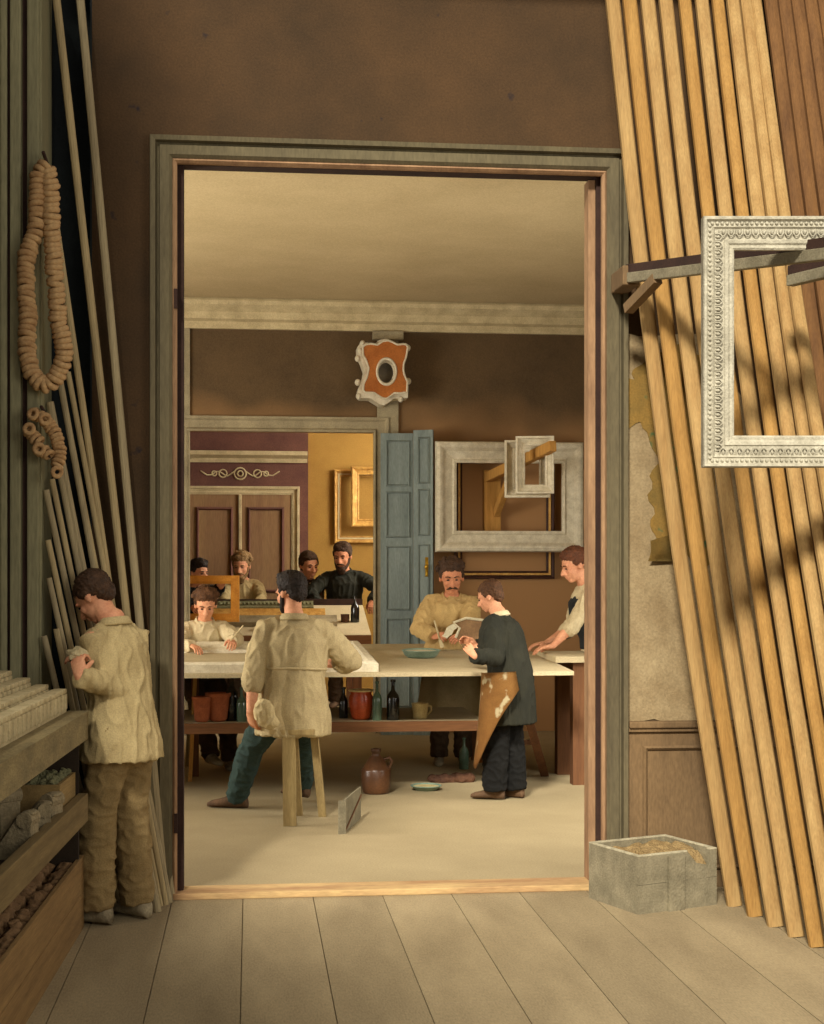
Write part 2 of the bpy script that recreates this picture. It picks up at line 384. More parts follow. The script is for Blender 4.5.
# ---- third room beyond the opening
TY = 11.6
struct('wall_far', bx(WX0, WX1, TY, TY + .2, 0, ZC), M_YEL)
def wx(px): return W(px, 500, TY).x
def wzz(py): return W(250, py, TY).z
dx0, dx1 = wx(189), wx(291); dz = wzz(495)
bm = NB(); bx(WX0, wx(308), TY - .06, TY, 0, wzz(434) + .3, bm); struct('wall_far_panel', bm, M_MAR)
bm = NB(); sweep_rect(bm, dx0, dx1, 0, dz, [(0, 0), (0, .05), (.03, .06), (.035, .04), (.07, .04), (.075, .07), (.105, .07), (.11, 0)], TY - .06, True); fixn(bm); struct('trim_14', bm, M_CREAM)
bm = NB(); pr = [(TY - .06, wzz(463)), (TY - .1, wzz(463)), (TY - .12, wzz(459)), (TY - .2, wzz(456)), (TY - .21, wzz(452)), (TY - .06, wzz(452))]
rings(bm, [[V((xx, a, b)) for a, b in pr] for xx in (WX0, wx(307))]); fixn(bm); struct('trim_15', bm, M_CREAM)
# carved scroll on the frieze
bm = NB(); cc = V(((dx0 + dx1) / 2, TY - .07, wzz(474)))
Mf = Matrix.Rotation(math.pi / 2, 4, 'X')
for s, R in ((0, .075), (0, .035), (-.22, .05), (.22, .05), (-.33, .03), (.33, .03)):
    torus(bm, R, .009, 16, 6, Matrix.Translation(cc + V((s, 0, 0))) @ Mf)
for s in (-1, 1):
    tube(bm, [cc + V((s * a, 0, .03 * math.sin(a * 28))) for a in (.08, .12, .16, .2, .26, .3, .36, .42, .5)], .008, 6)
struct('trim_16', bm, M_CREAM, smooth=True)
# double doors
dd = empty('door_1', ((dx0 + dx1) / 2, TY - .07, 0)); dd['kind'] = 'structure'
hw = (dx1 - dx0) / 2
for s in (0, 1):
    bm = NB(); x0 = -hw if s == 0 else .0; bx(x0 + .005, x0 + hw - .005, -.03, .0, 0, dz, bm)
    obj('door_leaf', bm, M_MARDOOR, dd)
    bm = NB(); 
    for z0, z1 in ((.25, 1.25), (1.45, dz - .2)):
        sweep_rect(bm, x0 + .13, x0 + hw - .13, z0, z1, [(0, 0), (0, .01), (.015, .03), (.04, .015), (.04, 0)], -.03)
    fixn(bm); obj('door_panel_moulding', bm, M_MAR, dd)
bm = NB(); bx(-.02, .02, -.06, -.03, 0, dz, bm, .008); obj('door_bead', bm, M_CREAM, dd)
# rear partition of the front room, behind the viewer: low on the right, high on the left
# ================================================================== front room things
def Lp(v): return V((v.x, v.y, v.z))
# ---- tall grey-green moulded panel (cupboard side) at far left
gx1 = W(41, 300, -.42).x
cup = empty('tall_cupboard', (gx1 - .3, -.21, 0)); tag(cup, 'tall grey-green cupboard with upright mouldings at the left wall, rings hanging on it', 'cupboard')
ox = -cup.location.x; oy = .21
bm = NB(); bx(XL + .012 + ox, gx1 + ox, -.40 + oy, -.02 + oy, 0, 4.7, bm, .004); obj('body', bm, M_GREEN2, cup)
for xa, xb, dp in ((W(0, 300, -.42).x, W(7, 300, -.42).x, .02), (W(10, 300, -.42).x, W(21, 300, -.42).x, .03), (W(27, 300, -.42).x, W(39, 300, -.42).x, .025)):
    bm = NB(); bx(xa + ox, xb + ox, -.40 - dp + oy, -.39 + oy, .05, 4.65, bm, .008); obj('upright_moulding', bm, M_GREEN2, cup)
for px in (8.5, 23.5, 25.5):
    xx = W(px, 300, -.42).x + ox; bm = NB(); bx(xx - .006, xx + .006, -.408 + oy, -.39 + oy, .05, 4.65, bm); obj('dark_groove', bm, M_DARKTRIM, cup)

# ---- rods leaning in the corner
def rod(p0, p1, r, m, label, bow=0.0):
    p0 = V(p0); p1 = V(p1); L = (p1 - p0)
    bm = NB(); pts = []
    n = 7
    for i in range(n):
        t = i / (n - 1); q = L * t + V((-bow * math.sin(math.pi * t), 0, 0)); pts.append(q)
    tube(bm, pts, [(r, r * .8)] * n, 10, ref=(1, 0, 0), round_ends=False)
    # a shallow groove line running up the face
    o = obj('wooden_rod', bm, m, loc=p0, smooth=False)
    tag(o, label, 'rod', 'rods leaning in the left corner'); return o
rods = [  # top px, base px, top Y, radius, label
    ((55, -14), (160, 898), -.10, .020, 'tallest grey-tan rod of the corner bundle, left of the two running out of the top'),
    ((79, -14), (168, 893), -.06, .021, 'tallest-bundle rod nearest the doorway, right of the two running out of the top'),
    ((56, 225), (156, 902), -.16, .017, 'long rod whose top passes behind the hanging loop of rings'),
    ((60, 380), (152, 906), -.20, .016, 'leaning rod with its top just below the ring loop, right-hand one'),
    ((68, 372), (163, 903), -.13, .014, 'thin leaning rod close behind the long rod below the ring loop'),
    ((50, 402), (147, 909), -.24, .018, 'leaning rod with a blunt top between the ring loop and the ring bunch'),
    ((64, 400), (158, 907), -.18, .012, 'thinnest rod in the leaning fan below the ring loop'),
    ((60, 474), (142, 912), -.27, .014, 'leaning rod starting just under the ring bunch, right of its neighbour'),
    ((52, 479), (137, 914), -.30, .014, 'leaning rod starting just under the ring bunch, middle of three'),
    ((46, 490), (131, 916), -.33, .015, 'leaning rod starting just under the ring bunch, outermost of three'),
    ((48, 540), (124, 917), -.36, .014, 'short leaning rod with its top level with the young man\'s hair'),
    ((49, 578), (118, 918), -.38, .014, 'short leaning rod with its top level with the young man\'s ear'),
    ((56, 629), (112, 919), -.40, .014, 'short stub of rod behind the young man\'s raised hand'),
    ((44, 636), (106, 919), -.42, .015, 'shortest leaning rod, its top beside the young man\'s hand'),
]
for i, (tp, bp, ty, r, lab) in enumerate(rods):
    b = G(*bp); t = W(tp[0], tp[1], ty - .03)
    b.y = min(b.y, -.04)
    if i > 2: b.x = W(bp[0] + 3, 900, -.1 - .012 * i).x; b.y = -.10 - .012 * i
    b.y = max(b.y, -.27)
    rod(b, t, r, (M_ROD, M_ROD2)[i % 2], lab)
for i, (tp, bp) in enumerate((((150, 752), (173, 900)), ((143, 768), (169, 903)), ((155, 745), (176, 896)), ((136, 806), (158, 912)))):
    b = G(*bp); t = W(tp[0], tp[1], b.y + .05)
    rod(b, t, .019, M_ROD2, ['short grey rod behind the young man\'s legs, second from the door jamb', 'short grey rod behind the young man\'s legs, third from the jamb', 'short grey rod standing hard against the left door jamb', 'shortest grey rod behind the legs, farthest from the jamb'][i])

# ---- strings of turned rings
def ring_string(name, pxs, Y, R, step, label, parent=None, closed=False, group=None):
    P = [W(a, b, Y) for a, b in pxs]
    if closed: P.append(P[0].copy())
    # catmull resample
    dense = []
    n = len(P)
    for i in range(n - 1):
        a = P[max(0, i - 1)]; b = P[i]; c = P[i + 1]; d = P[min(n - 1, i + 2)]
        for k in range(12):
            t = k / 12; dense.append(.5 * ((2 * b) + (c - a) * t + (2 * a - 5 * b + 4 * c - d) * t * t + (3 * b - a - 3 * c + d) * t ** 3))
    dense.append(P[-1])
    base = dense[0]
    bm = NB(); tube(bm, [q - base for q in dense[::3]], .005, 6)
    root = obj(name, bm, M_STRING, parent, loc=base if not parent else base - parent.location)
    if label: tag(root, label, 'ring string', group)
    acc = 0; last = dense[0]; nxt = step * .5; out = []
    for i in range(1, len(dense)):
        seg = (dense[i] - dense[i - 1]); l = seg.length
        while acc + l >= nxt:
            p = dense[i - 1] + seg * ((nxt - acc) / l); out.append((p, seg.normalized())); nxt += step
        acc += l
    bm0 = NB(); torus(bm0, R * .64, R * .36, 18, 8)
    me = bpy.data.meshes.new('ring'); bm0.to_mesh(me); bm0.free(); me.polygons.foreach_set('use_smooth', [True] * len(me.polygons)); me.materials.append(M_RING)
    for k, (p, t) in enumerate(out):
        z = (t + V((random.uniform(-.25, .25), random.uniform(-.45, -.1), random.uniform(-.12, .12)))).normalized()
        q = V((0, 0, 1)).rotation_difference(z)
        o = bpy.data.objects.new('ring', me); COL.objects.link(o); o.parent = root
        o.location = p - base + V((random.uniform(-.003, .003), 0, 0)); o.rotation_mode = 'QUATERNION'; o.rotation_quaternion = q
        s = random.uniform(.93, 1.05); o.scale = (s, s, 1)
    return root
yr = -.475
for np_ in ((47, 163), (45, 413)):
    q = W(np_[0], np_[1], -.40); bm = NB(); tube(bm, [q + V((0, .0, 0)) - cup.location, q + V((0, -.13, .015)) - cup.location], .009, 8); obj('nail', bm, M_DARKTRIM, cup)
ring_string('ring_garland', [(47, 166), (38, 178), (38, 205), (36, 232), (28, 252), (26, 285), (28, 320), (27, 350), (33, 374), (46, 385), (58, 374), (64, 350), (58, 320), (56, 285), (53, 250), (51, 215), (50, 185)], yr, .046, .0275,
            'long doubled loop of pale turned wooden rings hanging beside the cupboard', closed=True)
rb = ring_string('ring_bunch', [(45, 420), (53, 430), (58, 442), (60, 455), (56, 469)], yr, .034, .021, 'small bunch of short ring strings hanging under the long ring loop')
for pxs in ([(28, 430), (34, 437), (42, 444)], [(38, 449), (45, 452), (50, 457)], [(30, 416), (37, 414), (42, 418)]):
    ring_string('ring_strand', pxs, yr - .03, .034, .022, None, parent=rb)

for q_, a_ in (((45, 419), .3), ((29, 429), -.2), ((39, 449), .1), ((33, 414), -.4), ((57, 472), .5)):
    bm = NB(); torus(bm, .0215, .0115, 18, 8); me_ = obj('ring', bm, M_RING, rb, loc=W(q_[0], q_[1], yr - .075) - rb.location, rot=(math.pi / 2 + a_ * .5, 0, a_), smooth=True)
# ---- pine slats leaning on the right
def slat(base, top, w, t, m, label, bow, cat='slat', group='yellow pine slats leaning on the back wall', name='pine_slat'):
    base = V(base); top = V(top); n = 9; L = top - base
    # rounded-face profile
    P = [(-w / 2, t / 2), (-w / 2, -t * .2), (-w * .36, -t * .5), (0, -t * .62), (w * .36, -t * .5), (w / 2, -t * .2), (w / 2, t / 2)]
    d = L.normalized(); xax = V((1, .04, 0)); xax = (xax - d * xax.dot(d)).normalized(); yax = d.cross(xax)
    if yax.y < 0: yax = -yax
    rs = []
    for i in range(n):
        s = i / (n - 1); c = L * s + V((-bow * math.sin(math.pi * s), 0, 0)) 
        rs.append([c + xax * a + yax * b for a, b in P])
    bm = NB(); rings(bm, rs); fixn(bm)
    o = obj(name, bm, m, loc=base); tag(o, label, cat, group); return o
ordn = ['first', 'second', 'third', 'fourth', 'fifth', 'sixth', 'seventh', 'eighth', 'ninth', 'tenth']
tops = [613, 630, 648, 666, 685, 702, 718, 733, 746, 756]
for i in range(10):
    b = G(735 + 20.6 * i, 906 + 10.3 * i); t = W(tops[i] + (1 if i else 0) * 0, 0, -.05)
    dirv = t - b; 
    # continue up to the wall height 4.78
    top = b + dirv * ((4.78 - b.z) / dirv.z) ; top.y = max(min(top.y, -.04), -.30)
    w = (.079, .079, .082, .08, .074, .078, .072, .078, .072, .07)[i]
    slat(b, top, w * (.94 - .012 * i), .034, (M_SLAT, M_SLAT2)[i in (1, 4, 6)], 'long yellow pine slat leaning on the back wall, %s counting from the doorway' % ordn[i], .045)
for i in range(7):
    tp = W(768 + 13.5 * i, 0, -.05 - .01 * i); bb = G(905 + 20 * i, 930 + 5 * i)
    dv = tp - bb; top = bb + dv * (4.97 / dv.z); top.y = -.06
    slat(bb, top, .07, .03, M_SLATD, 'shade-darkened brown slat leaning behind the yellow slats, %s counting from them' % ordn[i], .03, group='brown slats at the right edge', name='brown_slat')

# ---- rack bars
def rackbar(p, q, label, bracket=True):
    p = V(p); q = V(q); q = p + (q - p) * 1.4; r = empty('rack_bar', p); tag(r, label, 'rack')
    bm = NB(); d = q - p; side = d.cross(UP).normalized()
    bar(bm, V((0, 0, .0)), d, .045, .05, ref=side, bev=.004); obj('lower_rail', bm, M_GREYWOOD, r)
    bm = NB(); bar(bm, V((0, 0, .047)), d + V((0, 0, .047)), .03, .045, ref=side, bev=.003); obj('upper_rail', bm, M_DARKTRIM, r)
    if bracket:
        bm = NB(); box(bm, (.01, .12, .01), (.09, .30, .10), None, .006)
        bar(bm, V((.0, -.0, -.16)), d.normalized() * .28 + V((0, 0, -.02)), .05, .05, ref=side); obj('wall_bracket', bm, M_WAINS, r)
    return r
rz = W(622, 288, 0).z
p0 = W(628, 290, -.27); p0.z = rz
q0 = D(860, 250, 6.1)
RB = rackbar(p0, q0, 'long dark wooden bar on a wall bracket holding the yellow slats and the ornate frame')
p1 = D(790, 281, 6.9); q1 = D(870, 262, 6.45)
rackbar(p1, q1, 'short dark bar behind the white ornate frame, in front of the brown slats', False)

# ---- ornate white frame hanging from the bar
fd = 6.42
c0 = D(701, 219, fd); sc_ = fd / FOC
fw_in0 = 731; 
fr = empty('ornate_frame', D(701, 468, fd), -TH - .0); tag(fr, 'large white ornate carved frame hanging from the rack bar over the slats', 'frame')
OW = (960 - 701) * sc_; OH = (468 - 219) * sc_; BW = 32 * sc_
def frame_prof(w, dep):  # from inner edge outwards
    return [(0, -.0), (0, dep * .35), (w * .06, dep * .45), (w * .14, dep * .42), (w * .2, dep * .55), (w * .3, dep * .6), (w * .34, dep * .5), (w * .62, dep * .62), (w * .68, dep * .8), (w * .72, dep * .7), (w * .86, dep * .74), (w * .9, dep * .98), (w * .97, dep), (w, dep * .9), (w, 0)]
bm = NB(); sweep_rect(bm, BW, OW - BW, BW, OH - BW, frame_prof(BW, .06)); fixn(bm)
obj('moulding', bm, M_WHITEFR2, fr)
# carved ornament: pearls along the outer course and leaf tongues along the middle course
def along(x0, x1, z0, z1, step):
    out = []
    for (a, b, n) in (((x0, z0), (x0, z1), (1, 0)), ((x0, z1), (x1, z1), (0, -1)), ((x1, z1), (x1, z0), (-1, 0)), ((x1, z0), (x0, z0), (0, 1))):
        l = math.hypot(b[0] - a[0], b[1] - a[1]); k = max(1, int(l / step))
        for i in range(k):
            t = (i + .5) / k; out.append((a[0] + (b[0] - a[0]) * t, a[1] + (b[1] - a[1]) * t, n))
    return out
e = BW * (1 - .79)
bm = NB()
for x, z, n in along(e, OW - e, e, OH - e, .021): ell(bm, (x, -.046, z), (.0075, .0075, .0075) if True else 0, None, 8, 5)
o = obj('pearl_course', bm, M_WHITEFR2, fr, smooth=True); o['kind'] = 'stuff'
e = BW * (1 - .5); bm = NB()
for x, z, n in along(e, OW - e, e, OH - e, .034):
    nx, nz = n; tx, tz = -nz, nx
    def q(a, b, y): return V((x + tx * a + nx * b, y, z + tz * a + nz * b))
    lw = .014; ll = .028
    tube(bm, [q(-lw, -ll * .5, -.038), q(-lw * .95, ll * .1, -.042), q(-lw * .4, ll * .42, -.042), q(0, ll * .5, -.042), q(lw * .4, ll * .42, -.042), q(lw * .95, ll * .1, -.042), q(lw, -ll * .5, -.038)], .0032, 5)
    tube(bm, [q(0, -ll * .5, -.038), q(0, -ll * .1, -.045), q(0, ll * .2, -.04)], [.002, .007, .002], 6)
o = obj('leaf_course', bm, M_WHITEFR2, fr, smooth=True); o['kind'] = 'stuff'

# ---- grey crate of sawdust
A = G(635, 912); R_ = G(713, 902); 
xd = (R_ - A); wA = xd.length; xd.normalize(); yd = V((-xd.y, xd.x, 0)); dl = .43
cr = empty('sawdust_crate', A + V((0, 0, 0)), math.atan2(xd.y, xd.x)); tag(cr, 'weathered grey wooden crate of sawdust on the floor right of the doorway', 'crate')
mxy = max((A + yd * dl).y, (A + yd * dl + xd * wA).y); cr.location.y -= max(0, mxy + .04)
h = .285; t = .02
bm = NB(); bx(0, wA, 0, t, 0, h * .5, bm); bx(0, wA * .62, 0, t, h * .5 + .002, h, bm); bx(wA * .9, wA, 0, t, h * .5 + .002, h, bm)
prism(bm, [(wA * .62, h * .502), (wA * .9, h * .502), (wA * .9, h * .72), (wA * .74, h * .78), (wA * .62, h)], t, Matrix(((1, 0, 0, 0), (0, 0, 1, 0), (0, 1, 0, 0), (0, 0, 0, 1))))
fixn(bm); obj('front_board', bm, M_GREYWOOD, cr)
obj('back_board', bx(t, wA - t, dl - t, dl, 0, h), M_GREYWOOD, cr)
obj('side_board', bx(0, t, t, dl, 0, h), M_GREYWOOD, cr); obj('side_board', bx(wA - t, wA, t, dl, 0, h), M_GREYWOOD, cr)
obj('bottom_board', bx(t, wA - t, t, dl - t, .0, .02), M_GREYWOOD, cr)
M_RIM = mat('worn_pale_edge', (196, 188, 160), (150, 142, 118), scale=18)
for a_ in ((0, t, t, dl), (wA - t, wA, t, dl), (t, wA - t, dl - t, dl), (0, wA * .62, 0, t), (wA * .9, wA, 0, t)):
    obj('worn_edge', bx(a_[0], a_[1], a_[2], a_[3], h, h + .006), M_RIM, cr)
obj('front_batten', bx(wA * .36, wA * .56, -.018, -.0, .0, h * .97), M_GREYWOOD, cr)
bm = NB(); gx, gy = 20, 20; L0 = []
def sawz(i, j): return h * .93 - (.10 if j < 5 and i > gx * .6 else 0) * (1 - j / 5) + .035 * noise.noise(V((i * .3, j * .3, 3))) + .006 * random.random() - .012 * (abs(i - 10) + abs(j - 10)) / 20
for i in range(gx):
    L0.append([V((t + .002 + (wA - 2 * t - .004) * i / (gx - 1), t + .002 + (dl - 2 * t - .004) * j / (gy - 1), sawz(i, j))) for j in range(gy)])
Lv = rings(bm, L0, False, False, closed=False)
for rowa in (Lv[0], Lv[-1], [r[0] for r in Lv], [r[-1] for r in Lv]):
    lo = [bm.verts.new((v.co.x, v.co.y, .022)) for v in rowa]
    for i in range(len(rowa) - 1): bm.faces.new((rowa[i], rowa[i + 1], lo[i + 1], lo[i]))
fixn(bm)
o = obj('sawdust', bm, M_SAW, smooth=False, loc=cr.location, rot=(0, 0, cr.rotation_euler.z)); tag(o, 'tan sawdust filling the grey crate', 'sawdust', kind='stuff')

# ---- rack of mouldings and castings at lower left
dB = FW + RT * (-90 / FOC); dB.normalize(); rr = math.atan2(-dB.x, dB.y)       # run of the shelves
Rz = Matrix.Rotation(rr, 4, 'Z'); xB = V((dB.y, -dB.x, 0))
O = D(88, 570, 7.02); O.z = 0                        # far front corner of the rack, on the floor
rk = empty('display_rack', O, rr); tag(rk, 'old dark wooden stepped rack for mouldings and castings along the left wall', 'rack')
LEN = 2.6
def zof(py, d): return 1.7 + (570 - py) / FOC * d
zt = zof(713, 7.02); zr = zof(793, 7.02)
M_TRAYF = mat('rough_pale_board', (150, 134, 94), (104, 92, 66), scale=11, contrast=.5, bump=.5, stretch=(1, .35, 1))
obj('upper_front_board', bx(-.03, 0, -LEN, 0, zt - .12, zt), M_TRAYF, rk)
obj('upper_ledge', bx(-.09, .005, -LEN, .0, zt, zt + .012), M_TRAYF, rk)
obj('rail', bx(-.045, 0, -LEN, 0, zr - .13, zr, None, .004), M_RACK, rk)
obj('lower_shelf', bx(-.62, -.045, -LEN, 0, zr - .13, zr - .10), M_RACKD, rk)
obj('end_panel', bx(-.62, -.045, 0, .03, 0, zt), M_RACKD, rk)
obj('back_panel', bx(-.64, -.62, -LEN, .03, 0, zt + .2), M_RACKD, rk)
bm = NB(); steps = [(-.0, .0)]
for k in range(4): bx(-.62, -.09 - .075 * k, -LEN, 0, zt - .10 + .035 * k - (.0 if k else .0), zt + .0 + .035 * k, bm)
obj('stepped_shelf', bm, M_RACKD, rk)
# notched mouldings
def notched(n, wd, hh, pitch):
    bm = NB(); L = n * pitch; bx(-wd, -.022, -L, 0, 0, hh * .95, bm); bx(-.022, .004, -L, 0, 0, hh * .14, bm)
    for k in range(n):
        y = -k * pitch - pitch / 2; g = pitch * .33
        box(bm, (-.006, y, hh * .5), (.034, g * 2, hh * .72), None, .006)
        box(bm, (-wd * .5, y, hh * .97), (wd + .012, pitch * .86, .022), None, .006)
    return bm
names = ['front notched cream moulding on the stepped rack, lowest of four', 'second notched cream moulding up the stepped rack', 'third notched cream moulding up the stepped rack', 'rear notched cream moulding on the stepped rack, highest of four']
base = None
ends = [(70, 700), (56, 691), (43, 680), (26, 674)]
for k in range(4):
    x_ = -.093 - .075 * k; z_ = zt + .035 * k + (.0125 if k == 0 else .0005)
    if k == 0: z_ = zt + .0125
    y_ = -.06 - .07 * k * .6
    loc = O + Rz @ V((x_, y_, z_)) 
    if base is None:
        base = obj('notched_moulding', notched(26, .05, .10, .088), M_MOULD, loc=loc, rot=(0, 0, rr)); tag(base, names[0], 'moulding', 'notched mouldings on the rack')
    else:
        q = dup(base, loc, (0, 0, rr), names[k])
# castings on the lower shelf
def scroll_corbel(s):
    bm = NB(); P = []
    for i in range(15):
        a = i / 14; P.append(V((0, .14 * (a - .5), .03 + .11 * (1 - a) ** .8 + .02 * math.sin(a * 6))))
    prof = [(p.y, p.z) for p in P] + [(.07, 0), (-.07, 0)]
    M = Matrix(((0, 0, 1, -.035), (1, 0, 0, 0), (0, 1, 0, 0), (0, 0, 0, 1)))
    prism(bm, prof, .07, M); tube(bm, [p + V((.0, 0, .004)) for p in P], [(.03, .008)] * 15, 8, ref=(1, 0, 0))
    tube(bm, [V((-.04, -.05, .125)), V((.04, -.05, .125))], .026, 12, round_ends=False); fixn(bm)
    for v in bm.verts: v.co *= s
    return bm
shz = zr - .10
cb = [((-.12, -.56, 0), 1.25, 1.2, 'curled grey plaster corbel on the shelf beside the small box'), ((-.30, -.62, 0), 1.5, .9, 'larger curled plaster corbel behind the rail on the dark shelf'),
      ((-.12, -.80, 0), 1.2, 1.9, 'tilted plaster corbel against the rail at the near end of the shelf'), ((-.30, -.88, 0), 1.35, .5, 'plaster corbel lying deep on the shelf near the picture edge'), ((-.13, -1.06, 0), 1.25, 1.4, 'nearest plaster corbel on the dark shelf'), ((-.48, -.76, 0), 1.3, 2.1, 'plaster corbel at the back of the dark shelf')]
for p, s, a, lab in cb:
    o = obj('plaster_corbel', scroll_corbel(s), M_STONE, loc=O + Rz @ V((p[0], p[1], shz + .001)), rot=(0, 0, rr + a)); tag(o, lab, 'corbel', 'plaster corbels on the rack shelf')
def lump(r, seed, m, name='carved_rosette', petals=6):
    bm = NB(); bmesh.ops.create_icosphere(bm, subdivisions=3, radius=r)
    for v in bm.verts:
        n = v.co.normalized(); a = math.atan2(n.y, n.x)
        k = 1 + .22 * math.cos(petals * a) * (1 - abs(n.z)) + .3 * noise.noise(n * 2.3 + V((seed, 0, 0)))
        v.co = V((n.x * k, n.y * k, n.z * (.62 + .2 * math.cos(3 * a)))) * r
    return bm
k = 0
dims = [(-.32, -.06, .06), (-.32, -.20, .06), (-.33, -.34, .065), (-.46, -.08, .06), (-.47, -.25, .065), (-.48, -.42, .06), (-.34, -.50, .065), (-.50, -.60, .06)]
labs = ['grey carved rosette nearest the young man on the dark shelf', 'grey rosette behind the small box of green castings', 'grey rosette half hidden beside the small box', 'grey rosette at the far end of the shelf', 'grey rosette in the shade behind the small box', 'grey rosette under the front tray board, middle of the shelf', 'grey rosette against the shelf back', 'small grey rosette behind the corbels']
for (a, b, r), lb in zip(dims, labs):
    o = obj('carved_rosette', lump(r, k * 3.1, M_STONE), M_STONE, loc=O + Rz @ V((a, b, shz + r * .6 + .03 * (k < 4) * 0)), rot=(.3 * k, .2, k)); tag(o, lb, 'carving', 'rosettes on the rack shelf'); k += 1
# small box of green castings, standing on the shelf against the rail
sb = empty('small_casting_box', O + Rz @ V((-.055, -.02, shz + .001)), rr); tag(sb, 'small open pale-wood box of greenish castings on the rack shelf', 'box')
sw, sl, shh = .18, .42, .20
M_SB = wood('pale_box_wood', (158, 132, 84), (120, 98, 62), axis=1)
obj('side_board', bx(-.015, 0, -sl, 0, 0, shh), M_SB, sb); obj('side_board', bx(-sw, -sw + .015, -sl, 0, 0, shh), M_SB, sb)
obj('end_board', bx(-sw + .015, -.015, -sl, -sl + .015, 0, shh), M_SB, sb); obj('end_board', bx(-sw + .015, -.015, -.015, 0, 0, shh), M_SB, sb); obj('bottom_board', bx(-sw + .015, -.015, -sl + .015, -.015, 0, .012), M_SB, sb)
n = 0
for i in range(8):
    for j in range(3):
        r = .027; o = obj('green_casting', lump(r, i + j * 7.7, 0, petals=4), M_GREENCARV, loc=sb.location + Rz @ V((-.042 - j * .046, -.04 - i * .047, shh - .012 + random.uniform(0, .012))), rot=(random.random() * 3, random.random() * 3, 0))
        tag(o, 'small green-grey casting heaped in the small pale box', 'casting', 'green castings in the small box')
# large crate on the floor
K0 = G(84, 927); K1 = G(33, 1012); kd = (K1 - K0).normalized(); kr = math.atan2(kd.x, -kd.y)
ck = empty('long_crate', K0, kr); tag(ck, 'long red-brown plank crate of carved pieces on the floor under the rack', 'crate')
ch = .345; cl = 2.3; cw = .42
for z0, z1 in ((0, ch * .5 - .002), (ch * .5 + .002, ch)):
    obj('side_board', bx(-.022, 0, -cl, 0, z0, z1, None, .003), M_CRATE, ck)
    obj('side_board', bx(-cw, -cw + .022, -cl, 0, z0, z1), M_CRATE, ck)
    obj('end_board', bx(-cw + .022, -.022, -.022, 0, z0, z1), M_CRATE, ck); obj('end_board', bx(-cw + .022, -.022, -cl, -cl + .022, z0, z1), M_CRATE, ck)
obj('bottom_board', bx(-cw + .022, -.022, -cl + .022, -.022, 0, .02), M_CRATE, ck)
obj('false_bottom', bx(-cw + .022, -.022, -cl + .022, -.022, ch - .09, ch - .075), M_CRATE, ck)
Kz = Matrix.Rotation(kr, 4, 'Z')
ml = []
for s in range(4):
    me = bpy.data.meshes.new('carved_piece'); b_ = lump(.042, s * 5.3, 0, petals=5); b_.to_mesh(me); b_.free(); me.materials.append(M_NUT); me.polygons.foreach_set('use_smooth', [True] * len(me.polygons)); ml.append(me)
for i in range(22):
    for j in range(4):
        o = obj('carved_piece', ml[(i * 3 + j) % 4], None, loc=K0 + Kz @ V((-.065 - j * .092 + random.uniform(-.008, .008), -.07 - i * .088, ch - .075 + .03 + random.uniform(0, .012))), rot=(random.random() * .8, random.random() * .8, random.random() * 6))
        tag(o, 'rounded tan carved piece in the long crate on the floor', 'carving', 'carved pieces in the long crate')
# ================================================================== workroom things
# ---- big white frame, dark frame, bracket, small frames
def simple_frame(name, px0, py0, px1, py1, Y, bwpx, dep, m, label, cat='frame', group=None, prof=None, loc_rot=0, inner=None):
    a = W(px0, py1, Y); b = W(px1, py0, Y); w_ = b.x - a.x; h_ = b.z - a.z
    bw = bwpx * (W(px0 + 1, py1, Y).x - a.x)
    P = prof(bw, dep) if prof else [(0, 0), (0, dep * .4), (bw * .12, dep * .5), (bw * .2, dep * .35), (bw * .55, dep * .55), (bw * .7, dep * .9), (bw * .82, dep), (bw * .95, dep * .92), (bw, dep * .6), (bw, 0)]
    root = empty(name, a) ; tag(root, label, cat, group)
    bm = NB(); sweep_rect(bm, bw, w_ - bw, bw, h_ - bw, P); fixn(bm); obj('frame_moulding', bm, m, root)
    if inner:
        mi, iw, idp = inner
        bm = NB(); sweep_rect(bm, bw - iw, w_ - bw + iw, bw - iw, h_ - bw + iw, [(0, 0), (0, idp), (iw, idp * 1.2), (iw, 0)]); fixn(bm); obj('sight_edge', bm, mi, root)
    return root
simple_frame('picture_frame', 454, 455, 554, 579, WY - .02, 8, .05, M_DARKFR, 'dark walnut frame with gilt sight edge hanging on the brown wall', inner=(M_GOLD, .022, .03))
bigf = simple_frame('picture_frame', 435, 443, 582, 552, WY - .30, 21, .11, M_WHITEFR, 'big broad white gesso frame hanging before the dark frame')
# bracket
pa = W(491, 532, WY - .04); pb = W(491, 470, WY - .04)
bk = empty('wall_bracket', V((pa.x, WY - .0, pa.z))); tag(bk, 'yellow wooden wall bracket carrying the white frames', 'bracket')
ppm = (W(500, 500, WY).x - W(499, 500, WY).x)
bm = NB(); bx(-.075, .10, -.07, 0, 0, pb.z - pa.z, bm, .006); obj('post', bm, M_WOODY, bk)
tipw = D(553, 446, 14.1); s0 = V((W(487, 478, WY).x, WY - .06, pb.z - .08))
bm = NB(); bar(bm, s0 - bk.location, tipw - bk.location, .10, .07, ref=(0, 0, 1), bev=.005); obj('arm', bm, M_WOODY, bk)
mid = s0.lerp(tipw, .45); q0_ = V((W(495, 512, WY).x, WY - .07, W(495, 514, WY).z))
bm = NB(); bar(bm, q0_ - bk.location, mid - bk.location, .09, .06, ref=(0, 0, 1), bev=.005); obj('brace', bm, M_WOODY, bk)
